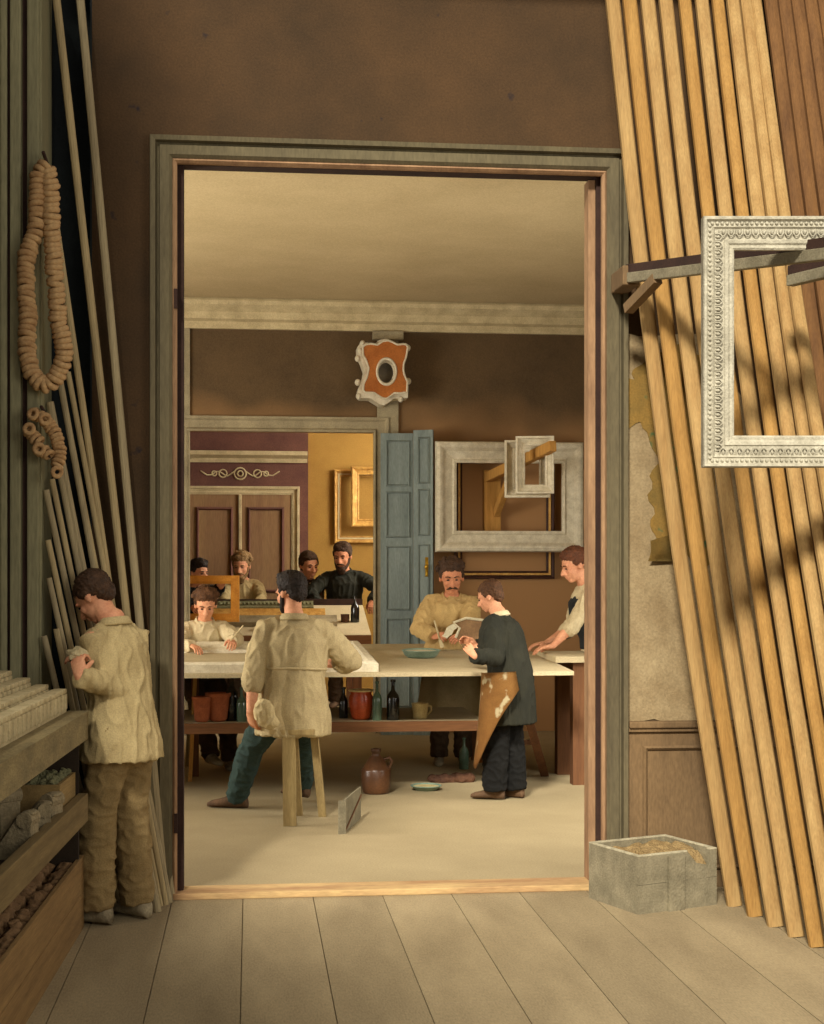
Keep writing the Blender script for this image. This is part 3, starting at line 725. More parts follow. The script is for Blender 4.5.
def hung_frame(px0, py0, px1, py1, d, bwpx, label):
    a = D(px0, py1, d); b = D(px1, py0, d); s = d / FOC; w_ = (px1 - px0) * s; h_ = (py1 - py0) * s; bw = bwpx * s
    r = empty('hanging_frame', a, -TH - .12); tag(r, label, 'frame', 'small white frames on the bracket arm')
    bm = NB(); dep = .09; sweep_rect(bm, bw, w_ - bw, bw, h_ - bw, [(0, 0), (0, dep * .4), (bw * .2, dep * .5), (bw * .3, dep * .4), (bw * .7, dep * .7), (bw * .8, dep), (bw, dep), (bw, 0)]); fixn(bm); obj('frame_moulding', bm, M_WHITEFR, r)
    return r
hung_frame(505, 441, 550, 498, 14.62, 11, 'small white frame hanging on the bracket arm, the one behind')
hung_frame(516, 437, 554, 494, 14.38, 9, 'small white frame hanging on the bracket arm, the one in front')
# ---- orange cartouche
cy = WY - .34
outl = [(225, 185), (270, 175), (345, 185), (380, 155), (435, 145), (480, 160), (520, 185), (565, 178), (605, 182), (618, 205), (605, 290), (580, 360), (578, 420), (590, 470), (615, 520), (610, 620), (550, 628), (495, 625), (460, 655), (420, 680), (380, 670), (310, 625), (225, 620), (210, 600), (215, 540), (245, 480), (262, 400), (235, 320), (212, 290), (205, 210)]
def cpt(q, Y=cy): return W(340 + q[0] * .1092, 325 + q[1] * .1092, Y)
ca = empty('cartouche_frame', cpt((420, 640))); ca.location.y = cy + .03; tag(ca, 'small scalloped orange cartouche frame with oval centre, on the pilaster under the cornice', 'frame')
cen = cpt((424, 430)); OP = [cpt(q) for q in outl]; OP = [V((p.x - cen.x, p.z - cen.z)) for p in OP]
px_ = cpt((1, 0)).x - cpt((0, 0)).x
def rayhit(a):
    d = V((math.cos(a), math.sin(a))); best = None
    for i in range(len(OP)):
        p = OP[i]; q = OP[(i + 1) % len(OP)]; e = q - p; den = d.x * e.y - d.y * e.x
        if abs(den) < 1e-9: continue
        t = (p.x * e.y - p.y * e.x) / den; u = (p.x * d.y - p.y * d.x) / den
        if t > 0 and 0 <= u <= 1 and (best is None or t > best): best = t
    return d * (best or .2)
def plate(scale, y0, y1, off=(0, 0), rx=86 * px_, rz=118 * px_):
    bm = NB(); R = [[], [], [], []]
    for i in range(96):
        a = 2 * math.pi * i / 96; o_ = rayhit(a); o_ = V((o_.x * scale + off[0], o_.y * scale + off[1])); q = V((math.cos(a) * rx, math.sin(a) * rz))
        for k, (p, yy) in enumerate(((q, y0), (q, y1), (o_, y1), (o_, y0))): R[k].append(V((cen.x + p.x, yy, cen.z + p.y)) - ca.location)
    L = [[bm.verts.new(p) for p in r] for r in R]
    for k in range(4):
        A_, B_ = L[k], L[(k + 1) % 4]
        for i in range(96): bm.faces.new((A_[i], A_[(i + 1) % 96], B_[(i + 1) % 96], B_[i]))
    return fixn(bm)
o = obj('rear_plate', plate(1.14, cy + .02, cy + .28, (-.015, -.02)), M_WHITEFR, ca)
obj('front_plate', plate(1.0, cy - .03, cy + .02), M_ORANGE, ca)
bm = NB(); P = [rayhit(2 * math.pi * i / 96) for i in range(97)]; tube(bm, [V((cen.x + p.x, cy - .03, cen.z + p.y)) - ca.location for p in P], .011, 6, ref=(0, 1, 0), round_ends=False); obj('scalloped_edge', bm, M_WHITEFR, ca)
Mx = Matrix.Rotation(math.pi / 2, 4, 'X')
bm = NB(); torus(bm, 88 * px_, .012, 32, 8, Matrix.Translation(cen + V((0, -.03, 0)) - ca.location - V((0, 0, 0))) @ Mx, 1, 1.34); torus(bm, 82 * px_, .016, 32, 8, Matrix.Translation(cen + V((0, .06, 0)) - ca.location) @ Mx, 1, 1.34)
obj('oval_rim', bm, M_WHITEFR, ca, smooth=True)
bm = NB(); lathe(bm, [(.001, 0), (1, 0), (1, .02), (.001, .02)], 32)
for v in bm.verts: v.co = V((v.co.x * 90 * px_, cy + .12 + v.co.z, v.co.y * 122 * px_)) + V((cen.x, 0, cen.z)) - V((ca.location.x, ca.location.y, ca.location.z))
obj('oval_back', fixn(bm), M_MIRROR, ca)
bm = NB()
for q in ((190, 235), (165, 300), (165, 520), (175, 645), (625, 205), (630, 510), (560, 672), (210, 165)):
    p = cpt(q); ell(bm, V((p.x, cy + .05, p.z)) - ca.location, (.03, .05, .035))
obj('corner_scroll', bm, M_WHITEFR, ca, smooth=True)

# ---- main work table
TZ = .945
tn = D(412, 672, 11.05); yn = tn.y; xr_ = W(574, 672, yn).x; xl_ = -3.3; yf = yn + 2.55
tb = empty('work_table', ((xl_ + xr_) / 2, (yn + yf) / 2, 0)); tag(tb, 'long trestle work table with whitened top and under-shelf, in the middle of the workroom', 'table')
def loc(bm): return bm
lx = tb.location.x; ly = tb.location.y
TSL = .085 / (yf - yn)
def tz(y): return TZ + (y - yn) * TSL
bm = NB(); rings(bm, [[V((xx, yn - ly, TZ - .03)), V((xx, yn - ly, TZ)), V((xx, yf - ly, tz(yf))), V((xx, yf - ly, tz(yf) - .03))] for xx in (xl_ - lx, xr_ - lx)]); fixn(bm)
obj('table_top', bm, M_TABLE, tb)
for yy in (yn + 1.3, yf - .3): obj('rail', bx(xl_ + .2 - lx, xr_ - .42 - lx, yy - .03 - ly, yy + .03 - ly, TZ - .09, tz(yy - .03) - .031), M_WOODB, tb)
# under shelf
sx1 = W(484, 720, yn + .42).x; shz_ = .545
ys0 = yn + .40; ys1 = yn + 1.55
obj('shelf', bx(xl_ + .1 - lx, sx1 - lx, ys0 - ly, ys1 - ly, shz_ - .02, shz_, None, .003), M_TABLE, tb)
obj('shelf_edge', bx(xl_ + .1 - lx, sx1 - lx, ys0 - .03 - ly, ys0 - ly, shz_ - .075, shz_ + .002), M_WOODB, tb)
def leg(a, b, w_=.065, t_=.05): bm = NB(); bar(bm, V(a) - tb.location, V(b) - tb.location, w_, t_, ref=(1, 0, 0)); return bm
e0 = G(545, 776); e1 = G(520, 752)
tpx = xr_ - .32
obj('leg', leg((e0.x, e0.y, 0), (tpx - .06, yn + .35, TZ - .03)), M_WOODBZ, tb)
obj('leg', leg((e0.x - .42, e0.y + .1, 0), (tpx - .12, yn + .40, TZ - .03)), M_WOODBZ, tb)
obj('leg', leg((e0.x, yf - .25, 0), (tpx - .06, yf - .45, TZ - .03)), M_WOODBZ, tb)
obj('leg', leg((e0.x - .42, yf - .25, 0), (tpx - .12, yf - .45, TZ - .03)), M_WOODBZ, tb)
obj('stretcher', bx(e0.x - .38 - lx, e0.x - .05 - lx, e0.y - .02 - ly, e0.y + .02 - ly, .26, .30), M_WOODBZ, tb)
for xx in (W(503, 720, ys1).x, -3.0, -.45):
    for yy in (ys1 - .05,): obj('leg', bx(xx - .03 - lx, xx + .03 - lx, yy - .03 - ly, yy + .03 - ly, 0, TZ - .036), M_WOODBZ, tb)
pl = W(196, 770, yn + 1.0)
obj('leg', leg((W(190, 766, yn + 1.2).x, yn + 1.2, 0), (W(195, 700, yn + 1.0).x, yn + 1.1, TZ - .04), .03, .03), M_WOODY, tb)
# ---- white frame lying on the table
def onT(px, py, z=TZ): return G(px, py, z)
f0 = onT(389, 680.5); fy0 = yn + .06; fx1 = f0.x; fx0 = -3.2
Lw = fx1 - fx0; Lh = 1.95
lf_ = empty('lying_frame', (fx0, fy0, tz(fy0) + .001)); lf_.rotation_euler = (math.atan(TSL), 0, 0); tag(lf_, 'long white moulded frame lying flat on the left half of the work table', 'frame')
bm = NB(); bw = .30; dep = .075
sweep_rect(bm, bw, Lw - bw, bw, Lh - bw, [(0, 0), (0, dep * .35), (bw * .1, dep * .4), (bw * .16, dep * .25), (bw * .45, dep * .45), (bw * .55, dep * .8), (bw * .7, dep * .75), (bw * .78, dep), (bw * .93, dep), (bw, dep * .8), (bw, 0)])
for v in bm.verts: v.co = V((v.co.x, v.co.z, -v.co.y))
fixn(bm); obj('frame_moulding', bm, M_WHITEFR, lf_)
# blue-green enamel bowl of glue
bp = onT(421, 656); bp = W(421, 652, yn + 1.2); bwl = empty('glue_bowl', (bp.x, bp.y, tz(bp.y) + .001)); bwl.rotation_euler = (math.atan(TSL), 0, 0); tag(bwl, 'shallow teal bowl of white glue on the table before the moustached man', 'bowl')
bm = NB(); lathe(bm, [(.001, .0), (.13, .0), (.16, .03), (.185, .095), (.195, .1), (.185, .105), (.17, .09), (.14, .05), (.001, .045)], 32); fixn(bm); obj('bowl_body', bm, M_ENAMEL, bwl, smooth=True); bwl.scale = (.84, .84, .6)
bm = NB(); lathe(bm, [(.001, .046), (.166, .046), (.171, .086), (.001, .09)], 28); fixn(bm); obj('glue', bm, M_GLUE, bwl, smooth=True)
# ---- pots and bottles on the shelf
def on_shelf(px, dy): 
    y = ys0 + dy; return V((W(px, 715, y).x, y, shz_ + .001))
def pot(name, p, prof, m, label, cat, group=None, seg=24):
    bm = NB(); lathe(bm, prof, seg); fixn(bm); o = obj(name, bm, m, loc=p, smooth=True); tag(o, label, cat, group)
    e = o.modifiers.new('e', 'EDGE_SPLIT'); e.split_angle = 1.0; return o
def bottle_prof(r, h, neck): return [(.001, 0), (r * .95, 0), (r, r * .1), (r, h * .52), (r * .85, h * .62), (neck, h * .74), (neck * .9, h * .93), (neck * 1.35, h * .94), (neck * 1.35, h), (neck * .6, h), (neck * .6, h * .9), (.001, h * .9)]
def bottle(p, r, h, neck, m, label, group=None, name='bottle'): return pot(name, p, bottle_prof(r, h, neck), m, label, 'bottle', group)
potp = [(.001, 0), (.06, 0), (.085, .02), (.1, .14), (.105, .19), (.118, .2), (.118, .225), (.1, .225), (.095, .18), (.001, .16)]
pot('terracotta_pot', on_shelf(202, .12), [(r * .66, z * .85) for r, z in potp], M_TERRA, 'small terracotta pot on the under-table shelf, nearest the door jamb', 'pot')
pot('terracotta_pot', on_shelf(218, .16), [(r * .84, z * .96) for r, z in potp], M_TERRA, 'larger terracotta pot on the under-table shelf, beside the black bottle', 'pot')
bottle(on_shelf(232, .2), .052, .36, .016, M_GLASSD, 'tall black bottle beside the terracotta pots on the shelf')
bottle(on_shelf(241.5, .12), .036, .26, .012, M_GLASSG, 'small green bottle between the black bottle and the sitting painter')
bottle(on_shelf(343.5, .30), .036, .24, .014, M_GLASSD, 'small dark bottle behind the red glazed jar')
jar = [(.001, 0), (.062, 0), (.075, .02), (.095, .12), (.092, .17), (.08, .2), (.092, .222), (.088, .228), (.075, .2), (.001, .17)]
rj = pot('red_jar', on_shelf(361, .2), jar, M_REDJAR, 'bulging orange-red glazed jar on the shelf', 'jar')
bm = NB(); torus(bm, .09, .008, 24, 6, Matrix.Translation((0, 0, .222))); obj('jar_lip', bm, M_CUP, rj, smooth=True)
bottle(on_shelf(377, .1), .038, .30, .011, M_GLASSG, 'slim green bottle right of the red jar on the shelf')
bottle(on_shelf(393, .12), .05, .31, .015, M_GLASSD, 'black bottle with a pale label mark, right of the slim green bottle')
cp = pot('cup', on_shelf(420, .2), [(.001, 0), (.05, 0), (.056, .01), (.066, .12), (.06, .12), (.052, .02), (.001, .018)], M_CUP, 'cream cup standing alone at the right of the shelf', 'cup')
bm = NB(); tube(bm, [V((.06, 0, .1)), V((.085, 0, .095)), V((.09, 0, .06)), V((.06, 0, .03))], .006, 8, ref=(0, 1, 0)); obj('cup_handle', bm, M_CUP, cp, smooth=True)
# ---- on the workroom floor
jp = G(376, 793); jg = empty('stoneware_jug', jp); tag(jg, 'brown glazed stoneware jug standing on the workroom floor', 'jug')
bm = NB(); lathe(bm, [(.001, 0), (.092, 0), (.1, .015), (.108, .05), (.11, .17), (.102, .185), (.095, .19), (.05, .265), (.032, .28), (.03, .3), (.038, .305), (.038, .33), (.024, .33), (.02, .3), (.001, .28)], 28); fixn(bm)
for v in bm.verts: v.co *= 1.0
jb = obj('jug_body', bm, M_JUG, jg, smooth=True)
bm = NB(); tube(bm, [V((.06, 0, .25)), V((.1, 0, .262)), V((.118, 0, .235)), V((.1, 0, .19))], .011, 8, ref=(0, 1, 0)); obj('jug_handle', bm, M_JUG, jg, smooth=True)
jg.scale = (1.03, 1.03, 1.03)
bottle(G(464, 769), .042, .27, .013, M_GLASSG, 'green bottle standing on the workroom floor before the moustached man')
dp = G(426, 790); pot('floor_dish', dp, [(.001, 0), (.08, 0), (.115, .03), (.122, .035), (.116, .04), (.09, .018), (.001, .014)], M_ENAMEL, 'small pale blue-green dish on the floor near the jug', 'dish')
pot('dish_glaze', dp + V((0, 0, .0185)), [(.001, 0), (.088, 0), (.1, .012), (.001, .013)], M_CUP, 'cream paint lying in the floor dish', 'paint')
# rag / worn slippers
bm = NB(); rp = G(452, 782)
for i, (a, b, r) in enumerate(((-.14, .02, .04), (-.07, .0, .045), (0, .02, .04), (.07, -.01, .05), (.13, .0, .05), (.04, .05, .045))): ell(bm, (a, b, r * .55), (.06, .06, r * .95))
o = obj('rag', bm, M_RAG, loc=rp, smooth=True); tag(o, 'crumpled red-brown rag on the floor beyond the dish', 'rag')
o.modifiers.new('r', 'REMESH').voxel_size = .008; o.modifiers['r'].mode = 'VOXEL'
tx = bpy.data.textures.new('cl', 'CLOUDS'); tx.noise_scale = .06; d_ = o.modifiers.new('d', 'DISPLACE'); d_.texture = tx; d_.strength = .035
# small grey propped box
gb = G(344, 834); g2 = G(361, 818); tdir = math.atan2(g2.y - gb.y, g2.x - gb.x)
fo = empty('propped_board', gb, tdir); tag(fo, 'small grey-green wedge of board standing on the floor before the stool', 'board')
ln = (g2 - gb).length; hb = .215
bm = NB(); prism(bm, [(0, 0), (ln, 0), (ln, hb * 1.0), (0, hb)], .012, Matrix(((1, 0, 0, 0), (0, 0, 1, 0), (0, 1, 0, 0), (0, 0, 0, 1)))); fixn(bm); obj('front_panel', bm, M_GREYWOOD, fo)
bm = NB(); bar(bm, (0, .012, 0), (0, .012, hb), .05, .012, ref=(-.6, .8, 0)); obj('side_panel', bm, M_GREYWOOD, fo)
bm = NB(); bar(bm, (.01, -.004, .01), (ln - .01, -.004, hb * .75), .012, .006, ref=(0, 0, 1)); obj('diagonal_batten', bm, M_WOODBZ, fo)
# ---- stool
s_ = D(295, 735, 10.12); sz_ = .635
st = empty('stool', (s_.x, s_.y, 0), -.25); tag(st, 'rough wooden plank stool under the bare-armed man in the smock', 'stool')
M_STOOL = wood('pale_stool_wood', (178, 156, 106), (140, 118, 78), axis=2)
obj('seat', bx(-.15, .15, -.13, .13, sz_ - .035, sz_, None, .006), M_STOOL, st)
Ri = Matrix.Rotation(.25, 4, 'Z')
lb = Ri @ (G(290, 826) - V((s_.x, s_.y, 0)))
bm = NB(); bar(bm, lb, V((-.02, -.1, sz_ - .036)), .085, .04, ref=(1, .1, 0)); obj('leg', bm, M_STOOL, st)
bm = NB(); bar(bm, (.14, .24, 0), (.11, .10, sz_ - .036), .05, .035, ref=(1, 0, 0)); obj('leg', bm, M_STOOL, st)
bm = NB(); bar(bm, (-.03, .26, 0), (-.03, .10, sz_ - .036), .05, .035, ref=(1, 0, 0)); obj('leg', bm, M_STOOL, st)
# ---- bench at right, under the leaning man
zb = 1.02; Yb = D(585, 660, 11.86).y; xb0 = W(573, 700, Yb).x
rb_ = empty('side_bench', (xb0 + .6, Yb + .35, 0)); tag(rb_, 'heavy dark side bench with pale top behind the right door jamb', 'bench')
ox_ = -rb_.location.x; oy_ = -rb_.location.y
bxl = W(548, 655, Yb + .5).x
obj('bench_top', bx(xb0 - .15 + ox_, xb0 + 1.3 + ox_, Yb - .05 + oy_, Yb + .75 + oy_, zb - .05, zb, None, .005), M_TABLE, rb_)
for yy in (Yb, Yb + .6):
    obj('leg', bx(xb0 + ox_, xb0 + .14 + ox_, yy + oy_, yy + .12 + oy_, 0, zb - .051), M_WOODBZ, rb_); obj('leg', bx(xb0 + 1.0 + ox_, xb0 + 1.14 + ox_, yy + oy_, yy + .12 + oy_, 0, zb - .051), M_WOODBZ, rb_)
obj('apron_board', bx(xb0 + .14 + ox_, xb0 + 1.0 + ox_, Yb + .02 + oy_, Yb + .05 + oy_, zb - .3, zb - .052), M_WOODB, rb_)

# ---- bench in the third room, sloping top
Yc0 = D(300, 635, 16.5).y; Yc1 = Yc0 + 1.25; zc0 = 1.7 - 65 / FOC * 16.5 ; zc1 = zc0 + .30
fx_ = W(371, 640, Yc0).x
fb = empty('far_bench', (-1.6, Yc0, 0)); tag(fb, 'long far bench with pale sloping top and dark front and back edges, beyond the opening', 'bench')
bm = NB(); sl_ = V((0, Yc1 - Yc0, zc1 - zc0)); 
rings(bm, [[V((xx, a, b)) for a, b in ((0, zc0 - .03), (0, zc0), (sl_.y, zc1), (sl_.y, zc1 - .03))] for xx in (-2.4, fx_ + 1.6)]); fixn(bm); obj('sloping_top', bm, M_TABLE, fb)
obj('front_rail', bx(-2.4, fx_ + 1.6, -.03, .0, zc0 - .16, zc0 - .005), M_WOODB, fb)
obj('back_ledge', bx(-.55, fx_ + 1.6, sl_.y - .01, sl_.y + .08, zc1 - .10, zc1 + .07), M_DARKTRIM, fb)
for xx in (-2.2, fx_ + 1.4):
    obj('leg', bx(xx, xx + .1, .05, .15, 0, zc0 - .04), M_WOODBZ, fb); obj('leg', bx(xx, xx + .1, sl_.y - .2, sl_.y - .1, 0, zc1 - .12), M_WOODBZ, fb)
# table boards / second low table edge below it
# mouldings lying across the bench
sA = (zc1 - zc0) / (Yc1 - Yc0); rotx = math.atan(sA)
for i, (t_, m_, lb_) in enumerate(((.82, M_GREENCARV, 'green-gold moulding length lying highest on the far bench'), (.55, M_GOLD, 'gilt moulding length lying in the middle on the far bench'), (.32, M_GREY, 'grey moulding length lying lowest on the far bench'))):
    bm = NB(); P = [(-.07, 0), (-.07, .05), (-.03, .08), (.0, .06), (.04, .1), (.07, .08), (.07, 0)]
    rings(bm, [[V((xx, a, b)) for a, b in P] for xx in (-.6, .78)]); fixn(bm)
    if i == 0:
        for k in range(30): ell(bm, (-.58 + k * .046, -.02, .085), (.02, .03, .018), None, 6, 4)
    o = obj('moulding_length', bm, m_, loc=V((W(246, 600, Yc0).x + .12 * i, Yc0 + (Yc1 - Yc0) * t_, zc0 + (zc1 - zc0) * t_ + .004)), rot=(rotx, 0, 0)); tag(o, lb_, 'moulding')
def fbp(px, t_): y = Yc0 + (Yc1 - Yc0) * t_; return V((W(px, 620, y).x, y, zc0 + (zc1 - zc0) * t_ - .004))
bottle(fbp(355, .42), .05, .30, .014, M_GLASSD, 'dark bottle standing on the far bench before the bearded man')
pot('small_cup', fbp(345, .42), [(.001, 0), (.045, 0), (.05, .09), (.043, .09), (.038, .01), (.001, .01)], M_RAG, 'small brown cup beside the dark bottle on the far bench', 'cup')
pot('small_pot', fbp(261, .16), [(.001, 0), (.04, 0), (.052, .05), (.04, .075), (.03, .07), (.001, .05)], M_NUT, 'small brown pot on the far bench left of the smocked man\'s head', 'pot')
# ---- frames on the yellow wall
simple_frame('picture_frame', 334, 470, 392, 543, TY - .02, 7, .05, M_GOLD, 'larger gilt frame on the ochre wall of the far room', inner=(M_CREAM, .02, .03))
simple_frame('picture_frame', 351, 467, 400, 527, TY - .12, 8, .06, M_GOLD, 'smaller gilt frame overlapping the larger one on the ochre wall', inner=(M_DARKFR, .03, .02))
# ---- orange-yellow frame held up by the man in the dark cap
hf = D(148, 622, 15.95); hs = 15.85 / FOC
hw_ = (243 - 148) * hs; hh_ = (622 - 575) * hs
hr = empty('held_frame', hf, -TH); tag(hr, 'bare yellow wood frame held upright by the dark-haired man at far left', 'frame')
bm = NB(); sweep_rect(bm, .12, hw_ - .12, .09, hh_ - .09, [(0, 0), (0, .03), (.03, .045), (.06, .045), (.088, .03), (.088, 0)]); fixn(bm); obj('frame_moulding', bm, mat('raw_yellow_frame', (216, 150, 60), (184, 118, 44), scale=8), hr)
# ================================================================== people
M_SKIN = mat('ruddy_skin', (222, 164, 126), (198, 132, 98), scale=14, contrast=.5, rough=.6, bump=.05)
M_SKIN2 = mat('weathered_skin', (204, 142, 104), (176, 110, 78), scale=14, contrast=.5, rough=.6, bump=.05)
def cloth(name, c1, c2): return mat(name, c1, c2, scale=6, contrast=.55, rough=.95, bump=.35, fine=140)
M_LINEN = cloth('cream_linen', (196, 176, 128), (160, 140, 98))
M_LINENW = cloth('white_linen', (220, 204, 166), (182, 164, 126))
M_SMOCK = cloth('grey_cream_smock', (190, 172, 130), (156, 138, 102))
M_OCHRES = cloth('ochre_shirt', (194, 164, 108), (158, 130, 82))
M_GREYTR = cloth('grey_brown_trousers', (152, 130, 88), (118, 98, 64))
M_BLUETR = cloth('blue_trousers', (58, 76, 70), (38, 52, 50))
M_DARKC = cloth('dark_green_coat', (46, 45, 34), (28, 29, 23))
M_BLACK = cloth('black_cloth', (22, 21, 19), (14, 14, 13))
M_NAVY = cloth('dark_navy_cloth', (46, 48, 48), (32, 34, 36))
M_BROWNC = cloth('brown_cloth', (84, 66, 46), (60, 46, 34))
M_APRON = cloth('tan_apron', (170, 124, 68), (136, 94, 50))
M_APRONB = cloth('plaster_spattered_apron', (170, 124, 68), (136, 94, 50)); add_spots(M_APRONB, (214, 200, 160), 7.0, .60)
M_APRONP = cloth('plaster_white_apron', (214, 196, 150), (180, 160, 118))
M_SHOE = mat('dusty_shoe', (110, 84, 60), (72, 54, 40), scale=12)
M_SHOEW = mat('plaster_dusted_shoe', (168, 156, 128), (104, 92, 72), scale=12)
M_EYE = mat('dark_eye', (38, 26, 20), (26, 18, 15), rough=.3)
def hairm(n, c): return mat(n, c, tuple(v * .6 for v in c), scale=30, contrast=.5, rough=.7, bump=.6, fine=60)
H_DBR = hairm('dark_brown_hair', (78, 54, 36)); H_BLK = hairm('black_hair', (48, 38, 32)); H_BR = hairm('brown_hair', (100, 66, 40)); H_AUB = hairm('auburn_hair', (112, 66, 40)); H_SAND = hairm('sandy_hair', (158, 124, 80))

def bake(bm, voxel, sm=2, crease=0, freq=9, seed=0, squash=(1, 1, .6), adapt=0):
    me = bpy.data.meshes.new('tmp'); bm.to_mesh(me); bm.free()
    o = bpy.data.objects.new('tmp', me); COL.objects.link(o)
    r = o.modifiers.new('r', 'REMESH'); r.mode = 'VOXEL'; r.voxel_size = voxel; r.adaptivity = adapt
    if sm: s = o.modifiers.new('s', 'SMOOTH'); s.iterations = sm; s.factor = .5
    dg = bpy.context.evaluated_depsgraph_get(); out = bpy.data.meshes.new_from_object(o.evaluated_get(dg))
    bpy.data.objects.remove(o); bpy.data.meshes.remove(me)
    if crease:
        sv = V((seed * 3.7, seed, 0)); nn = [n.vector.copy() for n in out.vertex_normals]
        for v, n in zip(out.vertices, nn):
            p = V((v.co.x * squash[0], v.co.y * squash[1], v.co.z * squash[2])) * freq + sv
            a = noise.noise(p) ; b = 1 - abs(noise.noise(p * 1.9 + V((5, 0, 2)))) * 2
            c_ = max(0, b) ** 2; v.co += n * (crease * (a * .6 + c_ * 1.1 - .35))
    for q in out.polygons: q.use_smooth = True
    return out
def ik(a, b, l1, l2, hint):
    a = V(a); b = V(b); d = b - a; L = d.length
    if L > (l1 + l2) * .995: b = a + d.normalized() * (l1 + l2) * .995; d = b - a; L = d.length
    if L < abs(l1 - l2) + .01: L = abs(l1 - l2) + .01
    x = d.normalized(); c = (l1 * l1 + L * L - l2 * l2) / (2 * l1 * L); c = max(-1, min(1, c))
    h = V(hint); h = (h - x * h.dot(x)); h = h.normalized() if h.length > 1e-6 else x.orthogonal()
    return a + x * (l1 * c) + h * (l1 * math.sqrt(1 - c * c)), b

def hand_shapes(bmp, bmf, wrist, d, pn, side, curl=.9, s=1.0):
    """palm into bmp, five separate fingers into bmf"""
    d = V(d).normalized(); pn = V(pn); pn = (pn - d * pn.dot(d)).normalized()
    th = pn.cross(d) * (-1 if side > 0 else 1)           # thumb side (side +1 = right hand)
    P = lambda a, b, c: wrist + (d * a + th * b + pn * c) * s
    tube(bmp, [P(-.01, 0, 0), P(.025, 0, .0), P(.06, .002, .002), P(.088, 0, .004)], [(.026 * s, .019 * s), (.034 * s, .018 * s), (.041 * s, .016 * s), (.038 * s, .012 * s)], 12, ref=th)
    ell(bmp, P(.035, .024, .008), (.02 * s, .02 * s, .02 * s))
    for k, (off, l) in enumerate(((.029, .072), (.010, .080), (-.010, .074), (-.028, .058))):
        p = P(.08, off, .002); a = .25 * curl; sp = (off * 1.2); pts = [P(.055, off * .9, 0), p]; rr = [.0095 * s, .0095 * s]
        for j, f in enumerate((.45, .32, .23)):
            a += curl * (.55 if j else .3)
            dirn = (d * math.cos(a) + pn * math.sin(a) + th * sp).normalized(); p = p + dirn * (l * f * s); pts.append(p.copy()); rr.append((.009, .008, .0068)[j] * s)
        tube(bmf, pts, rr, 8, ref=th)
    p = P(.025, .03, .004); pts = [P(.012, .016, .004), p]; rr = [.013 * s, .0125 * s]
    for j, l in enumerate((.034, .03)):
        dirn = (d * (.75 + .1 * j) + th * (.62 - .45 * j) + pn * (.25 + .4 * curl * (j + .5))).normalized(); p = p + dirn * l * s; pts.append(p.copy()); rr.append((.011, .0088)[j] * s)
    tube(bmf, pts, rr, 8, ref=pn)

